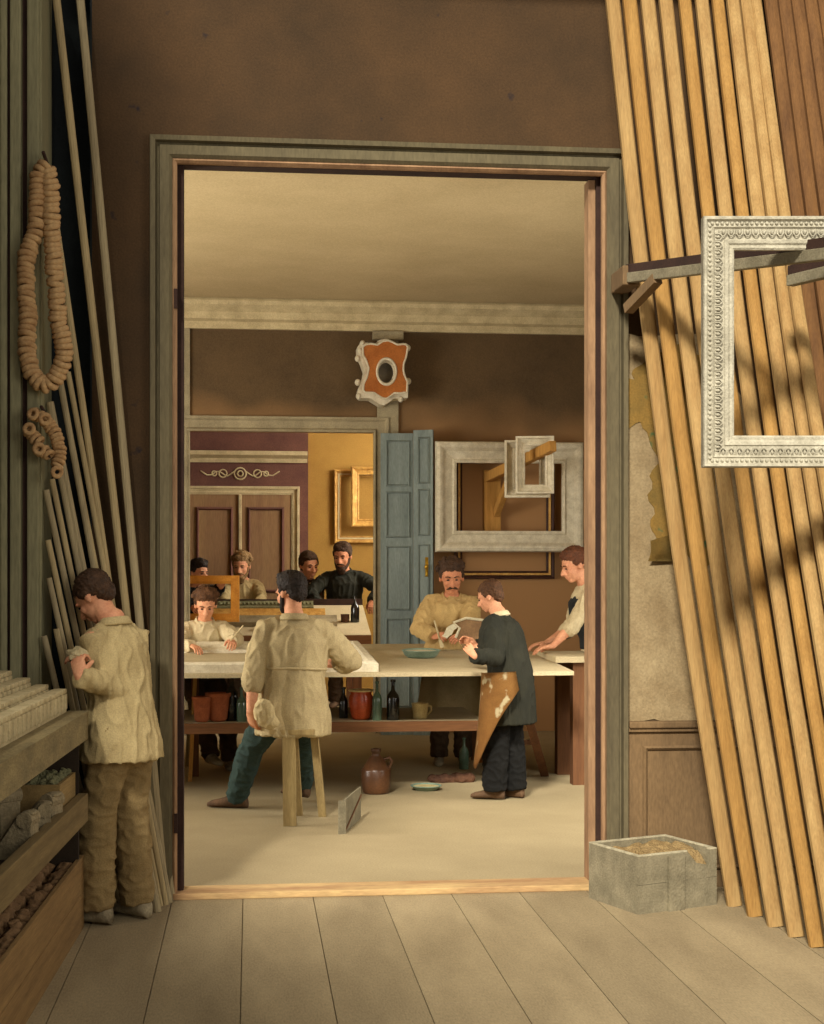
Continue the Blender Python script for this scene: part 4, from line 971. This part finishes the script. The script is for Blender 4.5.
def person(label, loc, face, scale=1.0, pelvis=(0, 0, .95), lean=6, side=0, twist=0, head=(20, 0, 0), hands=None, feet=None, elbows=None, knees=None,
           palms=None, curls=(.9, .9), skin=None, hair=H_DBR, hairstyle='short', beard=None, top=None, topmat=None, sleeve=1.0, rollmat=None, hem=.80, flare=.03, bulk=1.0,
           trousers=None, shoes=M_SHOE, apron=None, voxel=.0075, seed=1, group=None, collar=None, vest=None, female=False, headscale=1.0, neckf=0, legw=1.0, hemdrop=0, fingers=True, tie=None, belt=None):
    """loc: world floor point; face: world heading; every joint in metres in the figure's own frame (x right, y forward)"""
    yaw = math.atan2(-face[0], face[1]); loc = V(loc); Mw = Matrix.Translation(loc) @ Matrix.Rotation(yaw, 4, 'Z') @ Matrix.Scale(scale, 4); Mi = Mw.inverted()
    def L(p): return Mi @ p if isinstance(p, Vector) else V(p)
    pelvis = V(pelvis)
    T = Matrix.Translation(pelvis) @ Matrix.Rotation(math.radians(twist), 4, 'Z') @ Matrix.Rotation(math.radians(side), 4, 'Y') @ Matrix.Rotation(math.radians(-lean), 4, 'X')
    Tp = Matrix.Translation(pelvis) @ Matrix.Rotation(math.radians(twist * .4), 4, 'Z') @ Matrix.Rotation(math.radians(side * .4), 4, 'Y') @ Matrix.Rotation(math.radians(-lean * .3), 4, 'X')
    t = lambda x, y, z: T @ V((x, y, z))
    tx = (T.to_3x3() @ V((1, 0, 0))); 
    mid = (Tp @ V((0, .0, .14))).lerp(t(0, 0, .14), .5)
    spine = [Tp @ V((0, 0, -.07)), Tp @ V((0, 0, .02)), mid, t(0, .008, .28), t(0, 0, .40), t(0, -.015, .47), t(0, -.02, .52)]
    sr = [(.13, .10), (.155, .115), (.13, .10), (.155, .115), (.165, .105), (.10, .07), (.058, .056)]
    sh = {-1: t(-.165, -.01, .44), 1: t(.165, -.01, .44)}
    hp, hy, hr_ = [math.radians(a) for a in head]
    nb = t(0, -.015, .50)
    Hr = (Matrix.Rotation(math.radians(twist) - hy, 4, 'Z') @ Matrix.Rotation(hr_, 4, 'Y') @ Matrix.Rotation(-hp, 4, 'X')).to_3x3()
    hc = nb + (T.to_3x3() @ V((0, .012 + neckf, .075))) + Hr @ V((0, .012, .085))
    hs = headscale; H = lambda x, y, z: hc + Hr @ (V((x, y, z)) * hs)
    Hm = Hr
    hip = {s: Tp @ V((.085 * s, 0, -.03)) for s in (-1, 1)}
    feet = feet or {}; hands = hands or {}; elbows = elbows or {}; knees = knees or {}; palms = palms or {}
    F = {}; K = {}; A = {}
    for s in (-1, 1):
        f = feet.get(s, ((.10 * s, .0, 0), 5 * s)); fp = L(f[0]); fp = V((fp.x, fp.y, fp.z)); A[s] = fp + V((0, 0, .085)); F[s] = (fp, math.radians(f[1]))
        K[s], A[s] = ik(hip[s], A[s], .42, .41, knees.get(s, (.05 * s, 1, .0)))
    WR = {}; E = {}
    for s in (-1, 1):
        h = L(hands[s]) if s in hands else t(.26 * s, .05, -.08)
        eh = elbows.get(s, (.6 * s, -1, -.5))
        E[s], WR[s] = ik(sh[s], h, .285, .25, eh)
    # ---------- body: one continuous skin
    bm = NB()
    tube(bm, spine, sr, 18, ref=tx)
    tube(bm, [nb, nb.lerp(hc, .45), H(0, -.012, -.03)], [.060, .054, .052], 14)
    ell(bm, H(0, -.012, .028), (.077 * hs, .098 * hs, .088 * hs), Hm, 18, 12)
    ell(bm, H(0, .030, -.028), (.060 * hs, .062 * hs, .078 * hs), Hm, 16, 10)
    ell(bm, H(0, .060, -.086), (.030 * hs, .026 * hs, .022 * hs), Hm)
    ell(bm, H(0, .020, -.072), (.052 * hs, .055 * hs, .030 * hs), Hm)
    for s in (-1, 1):
        ell(bm, H(.036 * s, .062, -.022), (.024 * hs, .022 * hs, .024 * hs), Hm)
        ell(bm, H(.030 * s, .076, .024), (.026 * hs, .014 * hs, .010 * hs), Hm)
        ell(bm, H(.078 * s, -.008, -.008), (.010 * hs, .017 * hs, .028 * hs), Hm)
    tube(bm, [H(0, .082, .018), H(0, .100, -.008), H(0, .110, -.026)], [.009 * hs, .012 * hs, .017 * hs], 10)
    ell(bm, H(.013, .098, -.032), (.010 * hs, .010 * hs, .008 * hs), Hm); ell(bm, H(-.013, .098, -.032), (.010 * hs, .010 * hs, .008 * hs), Hm)
    ell(bm, H(0, .088, -.054), (.024 * hs, .012 * hs, .007 * hs), Hm); ell(bm, H(0, .087, -.066), (.020 * hs, .011 * hs, .008 * hs), Hm)
    bf = NB()
    for s in (-1, 1):
        tube(bm, [sh[s] - tx * (.05 * s), sh[s], sh[s].lerp(E[s], .3), E[s]], [.05, .052, .046, .036], 12)
        m = E[s].lerp(WR[s], .35); tube(bm, [E[s], m, WR[s]], [.038, .041, (.028, .022)], 12)
        tube(bm, [hip[s], hip[s].lerp(K[s], .4), K[s]], [.085, .078, .056], 12)
        m = K[s].lerp(A[s], .35); tube(bm, [K[s], m, A[s]], [.054, .056, .036], 12)
        yw = F[s][1]; fd = V((math.sin(yw), math.cos(yw), 0)); tube(bm, [A[s] + V((0, 0, -.035)) - fd * .03, A[s] - V((0, 0, .058)) + fd * .10], [.030, .018], 10)
        d = palms.get(s, (None, None)); dd_ = (WR[s] - E[s]).normalized() if d[0] is None else V(d[0]).normalized(); pn = V(d[1]) if d[1] is not None else V((-s * .7, 0, -.7))
        hand_shapes(bm, bf, WR[s], dd_, pn, s, curls[0 if s < 0 else 1])
    me = bake(bm, voxel, 2)
    if fingers:
        b2 = NB(); b2.from_mesh(me); tmp = bpy.data.meshes.new('f'); bf.to_mesh(tmp); b2.from_mesh(tmp); b2.to_mesh(me); b2.free(); bpy.data.meshes.remove(tmp)
    bf.free()
    me.name = 'person'
    for q in me.polygons: q.use_smooth = True
    root = obj('person', me, skin or M_SKIN); root.matrix_world = Mw; tag(root, label, 'person', group)
    # ---------- face details
    bm = NB()
    for s in (-1, 1): ell(bm, H(.030 * s, .0835, .006), (.0115 * hs, .006 * hs, .0055 * hs), Hm, 10, 6)
    obj('eye', bm, M_EYE, root, smooth=True)
    bm = NB()
    for s in (-1, 1): tube(bm, [H(.014 * s, .092, .026), H(.030 * s, .0915, .032), H(.047 * s, .080, .026)], [.0035 * hs, .005 * hs, .003 * hs], 6)
    obj('eyebrow', bm, hair, root, smooth=True)
    # ---------- hair
    bm = NB()
    k = 1.0
    ell(bm, H(0, -.026, .046), (.086 * hs, .098 * hs, .088 * hs), Hm, 20, 14)
    ell(bm, H(0, -.062, .0), (.070 * hs, .052 * hs, .070 * hs), Hm)
    for s in (-1, 1): ell(bm, H(.074 * s, -.002, .030), (.014 * hs, .030 * hs, .034 * hs), Hm)
    if hairstyle in ('thick', 'curly', 'bun'):
        ell(bm, H(0, -.010, .078), (.080 * hs, .086 * hs, .062 * hs), Hm, 20, 12); ell(bm, H(.012, .042, .094), (.046 * hs, .036 * hs, .026 * hs), Hm); ell(bm, H(-.03, .02, .108), (.04 * hs, .04 * hs, .024 * hs), Hm)
    if hairstyle == 'short': ell(bm, H(.01, .040, .082), (.056 * hs, .036 * hs, .024 * hs), Hm)
    if hairstyle == 'curly':
        rnd = random.Random(seed)
        for i in range(80):
            a = rnd.uniform(0, 6.28); b = rnd.uniform(-.1, 1.4); n = V((math.cos(a) * math.cos(b), math.sin(a) * math.cos(b), math.sin(b)))
            if (n.y > .3 and n.z < .62) or (n.z < .1 and n.y > -.2): continue
            q_ = rnd.uniform(.014, .022); ell(bm, H(n.x * .096, -.022 + n.y * .096, .046 + n.z * rnd.uniform(.062, .088)), (q_ * hs, q_ * hs, q_ * hs), Hm, 8, 6)
    if hairstyle == 'bun':
        ell(bm, H(0, -.07, .10), (.045 * hs, .045 * hs, .04 * hs), Hm)
        for s in (-1, 1): ell(bm, H(.075 * s, .012, .05), (.026 * hs, .045 * hs, .045 * hs), Hm)
    obj('hair', bake(bm, .0048 * hs, 1, .006, 34, seed, (1, .6, 1)), hair, root)
    if beard in ('full', 'moustache', 'short'):
        bm = NB()
        for s in (-1, 1): tube(bm, [H(0, .100, -.044), H(.020 * s, .094, -.050), H(.038 * s, .078, -.062)], [.0085 * hs, .009 * hs, .0045 * hs], 8)
        if beard != 'moustache':
            dn = .10 if beard == 'full' else .085
            ell(bm, H(0, .064, -dn), (.044 * hs, .034 * hs, .036 * hs), Hm)
            for s in (-1, 1): tube(bm, [H(.066 * s, .010, -.01), H(.060 * s, .026, -.055), H(.036 * s, .055, -.09)], [.010 * hs, .016 * hs, .02 * hs], 8)
            if beard == 'full': ell(bm, H(0, .06, -.128), (.034 * hs, .028 * hs, .032 * hs), Hm)
        obj('moustache' if beard == 'moustache' else 'beard', bake(bm, .0045 * hs, 1, .003, 60, seed, (1, 1, .4)), hair, root)
    # ---------- trousers
    if trousers:
        bm = NB(); tube(bm, [Tp @ V((0, 0, -.10)), Tp @ V((0, 0, .0)), Tp @ V((0, 0, .10))], [(.150, .112), (.164, .126), (.138, .11)], 18, ref=tx)
        for s in (-1, 1):
            kk = K[s]; an = A[s] + V((0, 0, -.02)); w_ = legw
            tube(bm, [hip[s] + V((0, 0, .0)), hip[s].lerp(kk, .25), hip[s].lerp(kk, .6), kk], [.108, .108, .092, .080 * w_], 14)
            tube(bm, [kk, kk.lerp(an, .3), kk.lerp(an, .7), an], [.080 * w_, .080 * w_, .076 * w_, .074 * w_], 14, round_ends=False)
        obj('trousers', bake(bm, .009, 2, .009, 9, seed + 2, (.8, .8, 1.1)), trousers, root)
    # ---------- shoes
    for s in (-1, 1):
        fp, yw = F[s]; fd = V((math.sin(yw), math.cos(yw), 0)); z0 = A[s].z - .085; b0 = V((A[s].x, A[s].y, z0)); rt = V((fd.y, -fd.x, 0))
        bm = NB()
        def fr(a, hh, w_, top): 
            c = b0 + fd * a; n = 14; return [c + rt * (math.cos(2 * math.pi * i / n) * w_) + V((0, 0, max(0.0, top * .5 + math.sin(2 * math.pi * i / n) * top * .5))) for i in range(n)]
        rings(bm, [fr(a, 0, w_, tp) for a, w_, tp in ((-.078, .020, .045), (-.068, .034, .09), (-.03, .040, .115), (.02, .040, .10), (.07, .045, .068), (.12, .047, .052), (.165, .040, .042), (.192, .022, .028))])
        fixn(bm); obj('shoe', bm, shoes, root, smooth=True)
    # ---------- shirt / jacket / smock
    if topmat:
        hz = hem; B = bulk
        bm = NB()
        dz = pelvis.z - hz                         # how far below the pelvis the hem hangs
        low = Tp @ V((0, -.0, -dz + .0)); 
        # hanging part keeps vertical
        pz = Tp @ V((0, 0, .0)); low = V((pz.x, pz.y + hemdrop, hz)) if dz > 0 else Tp @ V((0, 0, -dz))
        pts = [low, low.lerp(pz, .5), Tp @ V((0, 0, .02)), mid, t(0, .008, .28), t(0, .0, .37), t(0, -.010, .43), t(0, -.018, .475), t(0, -.02, .505)]
        rr = [(.175 * B + flare, .135 * B + flare), (.178 * B + flare * .6, .138 * B + flare * .6), (.176 * B, .135 * B), (.158 * B, .125 * B), (.176 * B, .138 * B), (.176 * B, .130 * B), (.148 * B, .108 * B), (.105, .082), (.070, .066)]
        if dz <= .05: pts = pts[2:]; rr = rr[2:]
        tube(bm, pts, rr, 22, ref=tx, round_ends=False)
        if collar:
            pass
        for s in (-1, 1):
            a = sh[s]; e = E[s]; w_ = WR[s]
            tube(bm, [a - tx * (.065 * s) + V((0, 0, .004)), a - V((0, 0, .008)), a.lerp(e, .35), a.lerp(e, .75), e], [.054 * B, .060 * B, .064 * B, .060 * B, .056 * B], 14)
            if sleeve >= 1: tube(bm, [e, e.lerp(w_, .4), e.lerp(w_, 1.03)], [.056 * B, .053 * B, .046 * B], 14, round_ends=False)
            elif sleeve > .5: 
                f = (sleeve - .5) * 2; tube(bm, [e, e.lerp(w_, f * .6), e.lerp(w_, f)], [.056 * B, .058 * B, .054 * B], 14, round_ends=False)
        o = obj(top, bake(bm, .0085, 2, .0105, 10, seed, (1, 1, .32)), topmat, root)
        if sleeve < 1:
            for s in (-1, 1):
                e = E[s]; w_ = WR[s]; f = max(.08, (sleeve - .5) * 2); c = e.lerp(w_, f); dirn = (w_ - e).normalized()
                bm = NB(); tube(bm, [c - dirn * .035, c - dirn * .01, c + dirn * .015], [.056 * B, .062 * B, .058 * B], 14); obj('rolled_cuff', bake(bm, .008, 1, .006, 22, seed + s), rollmat or topmat, root)
        if collar:
            bm = NB(); n = 20; R1 = []; CA = [math.radians(90 + 32 + (360 - 64) * i / (n - 1)) for i in range(n)] 
            cN = t(0, -.018, .505); ux = tx; uy = T.to_3x3() @ V((0, 1, 0)); uz = T.to_3x3() @ V((0, 0, 1))
            for (r_, h_) in ((.071, -.025), (.066, .022), (.074, .022), (.092, -.012), (.088, -.020)):
                R1.append([cN + ux * (math.cos(CA[i]) * r_ * 1.04) + uy * (math.sin(CA[i]) * r_ * (1 + .3 * max(0, math.sin(CA[i]))) + .004) + uz * (h_ - .045 * max(0, math.sin(CA[i]))) for i in range(n)])
            rings(bm, R1, False, False, closed=False); bm2 = bm; fixn(bm2); bmesh.ops.solidify(bm2, geom=bm2.faces[:], thickness=.005)
            obj('collar', bm2, collar, root, smooth=True)
    if belt:
        bm = NB(); ty = T.to_3x3() @ V((0, 1, 0)); q_ = t(0, .003, .19)
        tube(bm, [q_ + tx * (math.cos(2 * math.pi * i / 28) * .166 * bulk) + ty * (math.sin(2 * math.pi * i / 28) * .134 * bulk) for i in range(29)], .008, 8, ref=(0, 0, 1), round_ends=False); obj('waistband', bm, belt, root, smooth=True)
    # ---------- waistcoat
    if vest:
        bm = NB(); pts = [Tp @ V((0, 0, .03)), mid, t(0, .008, .28), t(0, -.004, .38), t(0, -.015, .45)]
        tube(bm, pts, [(.198 * bulk, .160 * bulk), (.182 * bulk, .150 * bulk), (.196 * bulk, .160 * bulk), (.160 * bulk, .150 * bulk), (.105, .10)], 20, ref=tx, round_ends=False)
        obj('waistcoat', bake(bm, .010, 2, .003, 8, seed + 4), vest, root)
    # ---------- apron: curved sheet hung in front of the waist
    if apron:
        am, zbot, ang0, ang1, extra = apron
        bm = NB(); rows = []
        n = 18; m_ = 14
        for j in range(m_ + 1):
            v = j / m_; row = []
            for i in range(n + 1):
                u = i / n; zb_ = zbot + (.62 * max(0, 1 - u / .36) ** .8 if extra < 0 else 0); ang = math.radians(ang0 + (ang1 - ang0) * u); fl = 1 + .10 * v
                top_ = Tp @ V((math.sin(ang) * .205 * bulk, math.cos(ang) * .168 * bulk, .06))
                bot_ = V((pelvis.x + math.sin(ang) * .235 * fl * bulk, pelvis.y + math.cos(ang) * .205 * fl * bulk, zb_))
                p = top_.lerp(bot_, v); p += V((math.sin(ang), math.cos(ang), 0)) * (.012 * math.sin(u * 21) * v + .006)
                row.append(p)
            rows.append(row)
        rings(bm, rows, False, False, closed=False); bmesh.ops.solidify(bm, geom=bm.faces[:], thickness=.006)
        obj('apron', bm, am, root, smooth=True)
    if tie: 
        bm = NB(); tube(bm, [t(0, .078, .475), t(0, .118, .42), t(.01, .142, .33)], [(.014, .006), (.02, .008), (.012, .006)], 8, ref=tx); obj('neckcloth', bm, tie, root, smooth=True)
    root['_e'] = 0; del root['_e']
    return root
def dirw(a, b): v = RT * a + FW * b; return (v.x, v.y)

# ---- 1 young man at the rack, back three-quarter view, looking down at what he holds
d1 = 7.12
P1 = G(119, 921); P1.z = 0
person('young man in cream jacket, head bowed, standing at the rack in the front room', P1, dirw(-.93, .50), 1.0, pelvis=(0, -.02, .945), lean=8, head=(44, -8, 0), neckf=.02,
       hands={-1: D(80, 677, 6.98), 1: D(84, 676, 7.2)}, elbows={-1: (-.25, -.35, -1), 1: (.1, -.2, -1)}, palms={-1: ((.15, .35, .9), (.9, .1, -.1)), 1: ((-.15, .35, .9), (-.9, .1, -.1))}, curls=(1.5, 1.4),
       feet={-1: ((-.10, .05, 0), -8), 1: ((.11, -.03, 0), 10)}, hair=H_DBR, hairstyle='short', top='jacket', topmat=M_LINEN, hem=.79, flare=.035, bulk=1.10, trousers=M_GREYTR, legw=1.12, shoes=M_SHOEW, collar=M_LINEN, seed=3, voxel=.006)
o = obj('plaster_piece', lump(.05, 4.4, 0), M_MOULD, loc=D(79, 655, 7.09), rot=(.4, .3, 0)); tag(o, 'small pale carved piece held in the hands of the young man at the rack', 'carving')

# ---- 2 man in the smock, sitting on the stool edge, seen from behind
P2 = G(292, 808); P2 = D(293, 806, 10.2); P2.z = 0
S2 = 1.12
fl2 = G(236, 808); fr2 = G(300, 803)
person('bearded dark-haired man in grey-cream smock and blue trousers, seen from behind, seated on the stool', P2, dirw(-.10, 1), S2, pelvis=(.0, 0, .725), lean=5, side=1, head=(14, -40, 0),
       hands={-1: D(249, 722, 10.0), 1: D(324, 664, 10.55)}, elbows={-1: (-1, -.3, -.3), 1: (1, -.3, -.6)}, palms={-1: ((.1, .5, -.9), (.6, .6, 0)), 1: (None, (0, .2, -1))}, curls=(.6, .8),
       feet={-1: (fl2, -70), 1: (fr2, -35)}, knees={-1: (-1.0, .55, .25), 1: (.2, 1, .1)}, hair=H_BLK, hairstyle='thick', beard='short', top='smock', topmat=M_SMOCK, sleeve=.62, hem=.52, flare=.02, bulk=1.2, trousers=M_BLUETR, legw=.98, shoes=M_SHOE, collar=M_SMOCK, seed=5, belt=M_SMOCK)

bm = NB(); ell(bm, D(264, 712, 9.92), (.07, .05, .085)); ell(bm, D(270, 722, 9.93), (.06, .05, .05)); me = bake(bm, .007, 2, .008, 22, 4); me.name = 'white_apron_bundle'
o = obj('apron_bundle', me, M_APRONP); tag(o, 'bunched white cloth at the left hip of the man in the smock', 'cloth')
# ---- 3 moustached man behind the table, facing us
P3 = D(451, 769, 13.15); P3.z = 0
HL = D(441, 645, 12.55); HR = D(437, 634, 12.75)
person('dark curly-haired moustached man in ochre shirt working behind the table, facing the doorway', P3, dirw(.03, -1), 1.04, pelvis=(0, -.02, .93), lean=12, head=(16, 0, 2), neckf=.0,
       hands={-1: D(464, 640, 12.6), 1: D(434, 637, 12.7)}, elbows={-1: (-1, -.2, -.7), 1: (1, -.2, -.7)}, palms={-1: ((.6, .6, .1), (.4, -.3, -.6)), 1: ((-.5, .7, .2), (-.5, -.3, -.6))}, curls=(1.1, 1.2),
       hair=H_DBR, hairstyle='curly', beard='moustache', skin=M_SKIN2, top='shirt', topmat=M_OCHRES, hem=.86, bulk=1.28, apron=(M_APRONP, .42, -60, 60, 0), trousers=M_BROWNC, shoes=M_SHOEW, collar=M_OCHRES, seed=8, headscale=1.2)
bm = NB(); tube(bm, [V((0, 0, 0)), V((-.05, -.02, .16))], [.009, .006], 8); tube(bm, [V((0, 0, 0)), V((.02, 0, -.06))], [(.012, .006), (.018, .004)], 8)
o = obj('brush', bm, M_CREAM, loc=D(440, 640, 12.55)); tag(o, 'pale handled tool held up by the moustached man', 'brush')
bm = NB(); prism(bm, ragged([(-.07, 0), (-.03, .07), (.05, .11), (.07, .08), (.02, .03), (-.03, -.02)], .02, 4), .03, Matrix.Rotation(math.pi / 2, 4, 'X')); fixn(bm)
o = obj('white_ornament', bm, M_GLUE, loc=D(450, 636, 12.5)); tag(o, 'small white ornament piece in the moustached man\'s hands', 'ornament')

# ---- 4 boy in dark coat and apron, back three-quarter, facing left
P4 = G(507, 799); P4.z = 0
person('boy in dark coat, tan apron and black trousers holding a carved panel at the table', P4, dirw(-.86, .42), .95, pelvis=(0, -.03, .945), lean=13, head=(24, -4, 0), neckf=.0,
       hands={-1: D(475, 656, 10.72), 1: D(476, 646, 11.15)}, elbows={-1: (-.3, -.3, -1), 1: (.4, -.3, -1)}, palms={-1: ((.1, .7, .7), (.8, .2, -.3)), 1: ((-.1, .8, .5), (-.7, .2, -.2))}, curls=(1.0, 1.0),
       feet={-1: ((-.08, .07, 0), -8), 1: ((.09, -.03, 0), 8)}, hair=H_BR, hairstyle='short', top='coat', topmat=M_DARKC, hem=.60, flare=.025, bulk=1.26, trousers=M_BLACK, legw=1.3, shoes=M_SHOE, collar=M_LINENW, apron=(M_APRONB, .26, -128, 60, -1), seed=11)
# carved panel held between the boy and the moustached man
pn_ = ragged([(-.16, .0), (-.14, .07), (-.19, .11), (-.1, .155), (.13, .15), (.17, .05), (.12, -.12), (.02, -.17), (-.05, -.12), (-.10, -.08)], .015, 4)
bm = NB(); prism(bm, pn_, .03, Matrix.Rotation(math.pi / 2, 4, 'X')); fixn(bm)
r = obj('scalloped_plaque', bm, M_NUT, loc=D(477, 640, 11.5), rot=(-.3, .1, -TH - .1)); tag(r, 'brown scalloped plaque with white edge held by the boy', 'panel')
bm = NB(); tube(bm, [V((p[0], -.032, p[1])) for p in ((-.16, .0), (-.14, .07), (-.19, .11), (-.1, .155), (.13, .15))], .011, 6, ref=(0, 1, 0)); obj('white_edge', bm, M_GLUE, r)

# ---- 5 man at the right, leaning over the side bench
P5 = D(595, 770, 12.6); P5.z = 0
person('auburn-haired man in white shirt and dark waistcoat leaning over the side bench', P5, dirw(-.88, -.15), 1.12, pelvis=(0, -.06, .93), lean=17, head=(22, -6, 0), neckf=.01,
       hands={-1: D(549, 651, 12.2), 1: D(546, 643, 12.75)}, elbows={-1: (-.4, -.4, -1), 1: (.4, -.4, -1)}, palms={-1: ((.05, 1, -.1), (0, 0, -1)), 1: ((.05, 1, -.1), (0, 0, -1))}, curls=(.6, .6),
       hair=H_AUB, hairstyle='thick', top='shirt', topmat=M_LINENW, sleeve=.60, vest=M_NAVY, bulk=1.06, hem=.88, trousers=M_BROWNC, shoes=M_SHOE, collar=M_LINENW, seed=13, headscale=1.05)

# ---- 6 seated painter in white blouse, left behind the table
P6 = D(203, 768, 13.05); P6.z = 0
person('curly-haired youth in white blouse seated behind the white lying frame', P6, dirw(.42, -1), 1.0, pelvis=(0, -.05, .77), lean=14, head=(26, 14, 0),
       hands={-1: D(232, 641, 12.6), 1: D(192, 646, 12.55)}, elbows={-1: (-1, -.2, -.6), 1: (1, -.2, -.6)}, palms={-1: ((.2, .9, -.1), (.3, 0, -1)), 1: ((-.2, .9, -.1), (0, 0, -1))}, curls=(1.1, .7),
       feet={-1: (G(229, 768), 12), 1: (G(214, 775), -10)}, knees={-1: (-.1, 1, .2), 1: (.1, 1, .2)}, hair=H_BR, hairstyle='curly', top='blouse', topmat=M_LINENW, hem=.72, bulk=1.08, trousers=M_BROWNC, shoes=M_SHOEW, collar=M_LINENW, seed=17, headscale=1.12)
bm = NB(); tube(bm, [V((0, 0, 0)), V((.10, 0, .12))], [.008, .005], 8); o = obj('brush', bm, M_CREAM, loc=D(231, 640, 12.5)); tag(o, 'pale brush in the hand of the seated youth in white', 'brush')
# his stool
so_ = empty('stool', (P6.x + .02, P6.y + .12, 0)); tag(so_, 'wooden stool under the seated youth in white', 'stool')
obj('seat', bx(-.17, .17, -.15, .15, .60, .635), M_STOOL, so_)
for sx_, sy_ in ((-1, -1), (1, -1), (-1, 1), (1, 1)):
    bm = NB(); bar(bm, (.16 * sx_, .15 * sy_, 0), (.12 * sx_, .11 * sy_, .60), .035, .035); obj('leg', bm, M_STOOL, so_)

# ---- 7..10 the men of the far room
PF = D(192, 700, 16.9); PF.z = 0
person('man in dark coat at far left holding up the bare yellow frame', PF, dirw(.62, -.55), 1.06, pelvis=(0, 0, .93), lean=8, head=(14, 0, 0), hands={-1: D(234, 583, 16.0), 1: D(196, 612, 16.05)}, elbows={-1: (-1, -.3, -.8), 1: (1, -.3, -.8)}, palms={-1: ((.2, .6, .6), (.3, .5, -.5)), 1: (None, None)},
       hair=H_BLK, hairstyle='thick', top='coat', topmat=M_BLACK, hem=.75, trousers=M_BROWNC, bulk=1.12, seed=19, voxel=.009, headscale=1.1)
Pb = D(243, 700, 18.75); Pb.z = 0
person('fair bearded man in pale ochre shirt behind the far bench mouldings', Pb, dirw(.02, -1), 1.10, lean=12, head=(16, 8, 0), hands={-1: D(258, 604, 18.15), 1: D(228, 604, 18.15)}, palms={-1: (None, (0, 0, -1)), 1: (None, (0, 0, -1))}, hair=H_SAND, hairstyle='curly', beard='full', top='shirt', topmat=M_LINEN, hem=.86, trousers=M_BROWNC, bulk=1.05, seed=23, voxel=.009, headscale=1.2)
Pc = D(303, 700, 18.6); Pc.z = 0
person('clean-shaven young man in dark jacket and white shirt front at the far bench', Pc, dirw(.5, -.85), 1.10, lean=12, head=(14, 0, 0), hands={-1: D(316, 604, 18.1), 1: D(296, 606, 18.1)}, palms={-1: (None, (0, 0, -1)), 1: (None, (0, 0, -1))}, hair=H_DBR, hairstyle='short', top='jacket', topmat=M_BROWNC, hem=.80, trousers=M_BROWNC, bulk=1.06, seed=29, voxel=.009, headscale=1.25, collar=M_NAVY, tie=M_LINENW)
Pd = D(345, 700, 18.5); Pd.z = 0
person('dark-bearded man in dark green jacket and tan apron leaning both hands on the far bench', Pd, dirw(-.12, -1), 1.17, lean=10, head=(16, 8, 0), hands={-1: D(372, 601, 18.0), 1: D(316, 602, 18.0)}, elbows={-1: (-1, -.2, -.2), 1: (1, -.2, -.2)}, palms={-1: ((0, .6, -.6), (0, 0, -1)), 1: ((0, .6, -.6), (0, 0, -1))}, hair=H_DBR, hairstyle='thick', beard='full', skin=M_SKIN2, top='jacket', topmat=M_DARKC, hem=1.0, trousers=M_BROWNC, bulk=1.12, seed=31, voxel=.009, headscale=1.15, collar=M_DARKC, apron=(M_APRON, .5, -75, 75, 0))
# ================================================================== light
w = bpy.data.worlds.new('world'); SC.world = w; w.use_nodes = True
bg = w.node_tree.nodes['Background']; bg.inputs['Color'].default_value = (1.0, .93, .82, 1); bg.inputs['Strength'].default_value = .52
az = math.radians(20); el = math.radians(36)
sd = V((math.sin(az) * math.cos(el), math.cos(az) * math.cos(el), -math.sin(el)))
sl = bpy.data.lights.new('sun', 'SUN'); sl.energy = 5.3; sl.angle = math.radians(8); sl.color = (1, .93, .80)
so = bpy.data.objects.new('sun', sl); COL.objects.link(so); so.rotation_mode = 'QUATERNION'; so.rotation_quaternion = V((0, 0, -1)).rotation_difference(sd)
def back(p, X):
    t = (p.x - X) / sd.x; return V((X, p.y - sd.y * t, p.z - sd.z * t))
a = back(G(180, 905), XL); b = back(G(530, 1024), XL)
# left wall: solid beside the rack, then an unseen opening shaped to cast the floor's diagonal shadow
poly = [(0, 0), (0, 7.8), (a.y, 7.8), (a.y, a.z + .35), (a.y - .25, a.z + .12), (a.y - .6, a.z + .16), (b.y, b.z), (b.y, 0)]
bm = NB(); rings(bm, [[V((XL - .12, p[0], p[1])) for p in poly], [V((XL, p[0], p[1])) for p in poly]]); fixn(bm)
bmesh.ops.triangulate(bm, faces=[f for f in bm.faces if len(f.verts) > 4]); struct('wall_left', bm, M_WALL)
def area(name, loc, target, sx, sy, power, col=(1, .94, .82)):
    l = bpy.data.lights.new(name, 'AREA'); l.shape = 'RECTANGLE'; l.size = sx; l.size_y = sy; l.energy = power; l.color = col
    o = bpy.data.objects.new(name, l); COL.objects.link(o); o.location = loc
    d = (V(target) - V(loc)).normalized(); o.rotation_euler = d.to_track_quat('-Z', 'Y').to_euler(); return o
area('workroom_left_fill', (WX0 + .1, 3.8, 2.1), (.6, 4.8, .7), 4.5, 2.2, 330)  # unseen area light added on the left; that wall has no window
area('workroom_right_light', (WX1 - .1, 2.6, 1.9), (-.5, 5.5, 1.2), 3, 2, 150)  # weaker unseen fill added from the right side
area('far_room_light', (WX1 - .2, 9.6, 3.2), (-1.5, 11, 1.6), 2, 2, 260)  # unseen light added to brighten the men at the far bench
area('workroom_ceiling_fill', (-3.9, 2.2, 2.2), (0, 4.5, 4.4), 2.5, 1.4, 110)  # unseen fill aimed upward, added to brighten the ceiling
area('front_corner_fill', (2.9, -5.0, 2.9), (-1.3, -.5, 1.7), 2.0, 2.2, 75)  # unseen fill added to lift the dark left corner
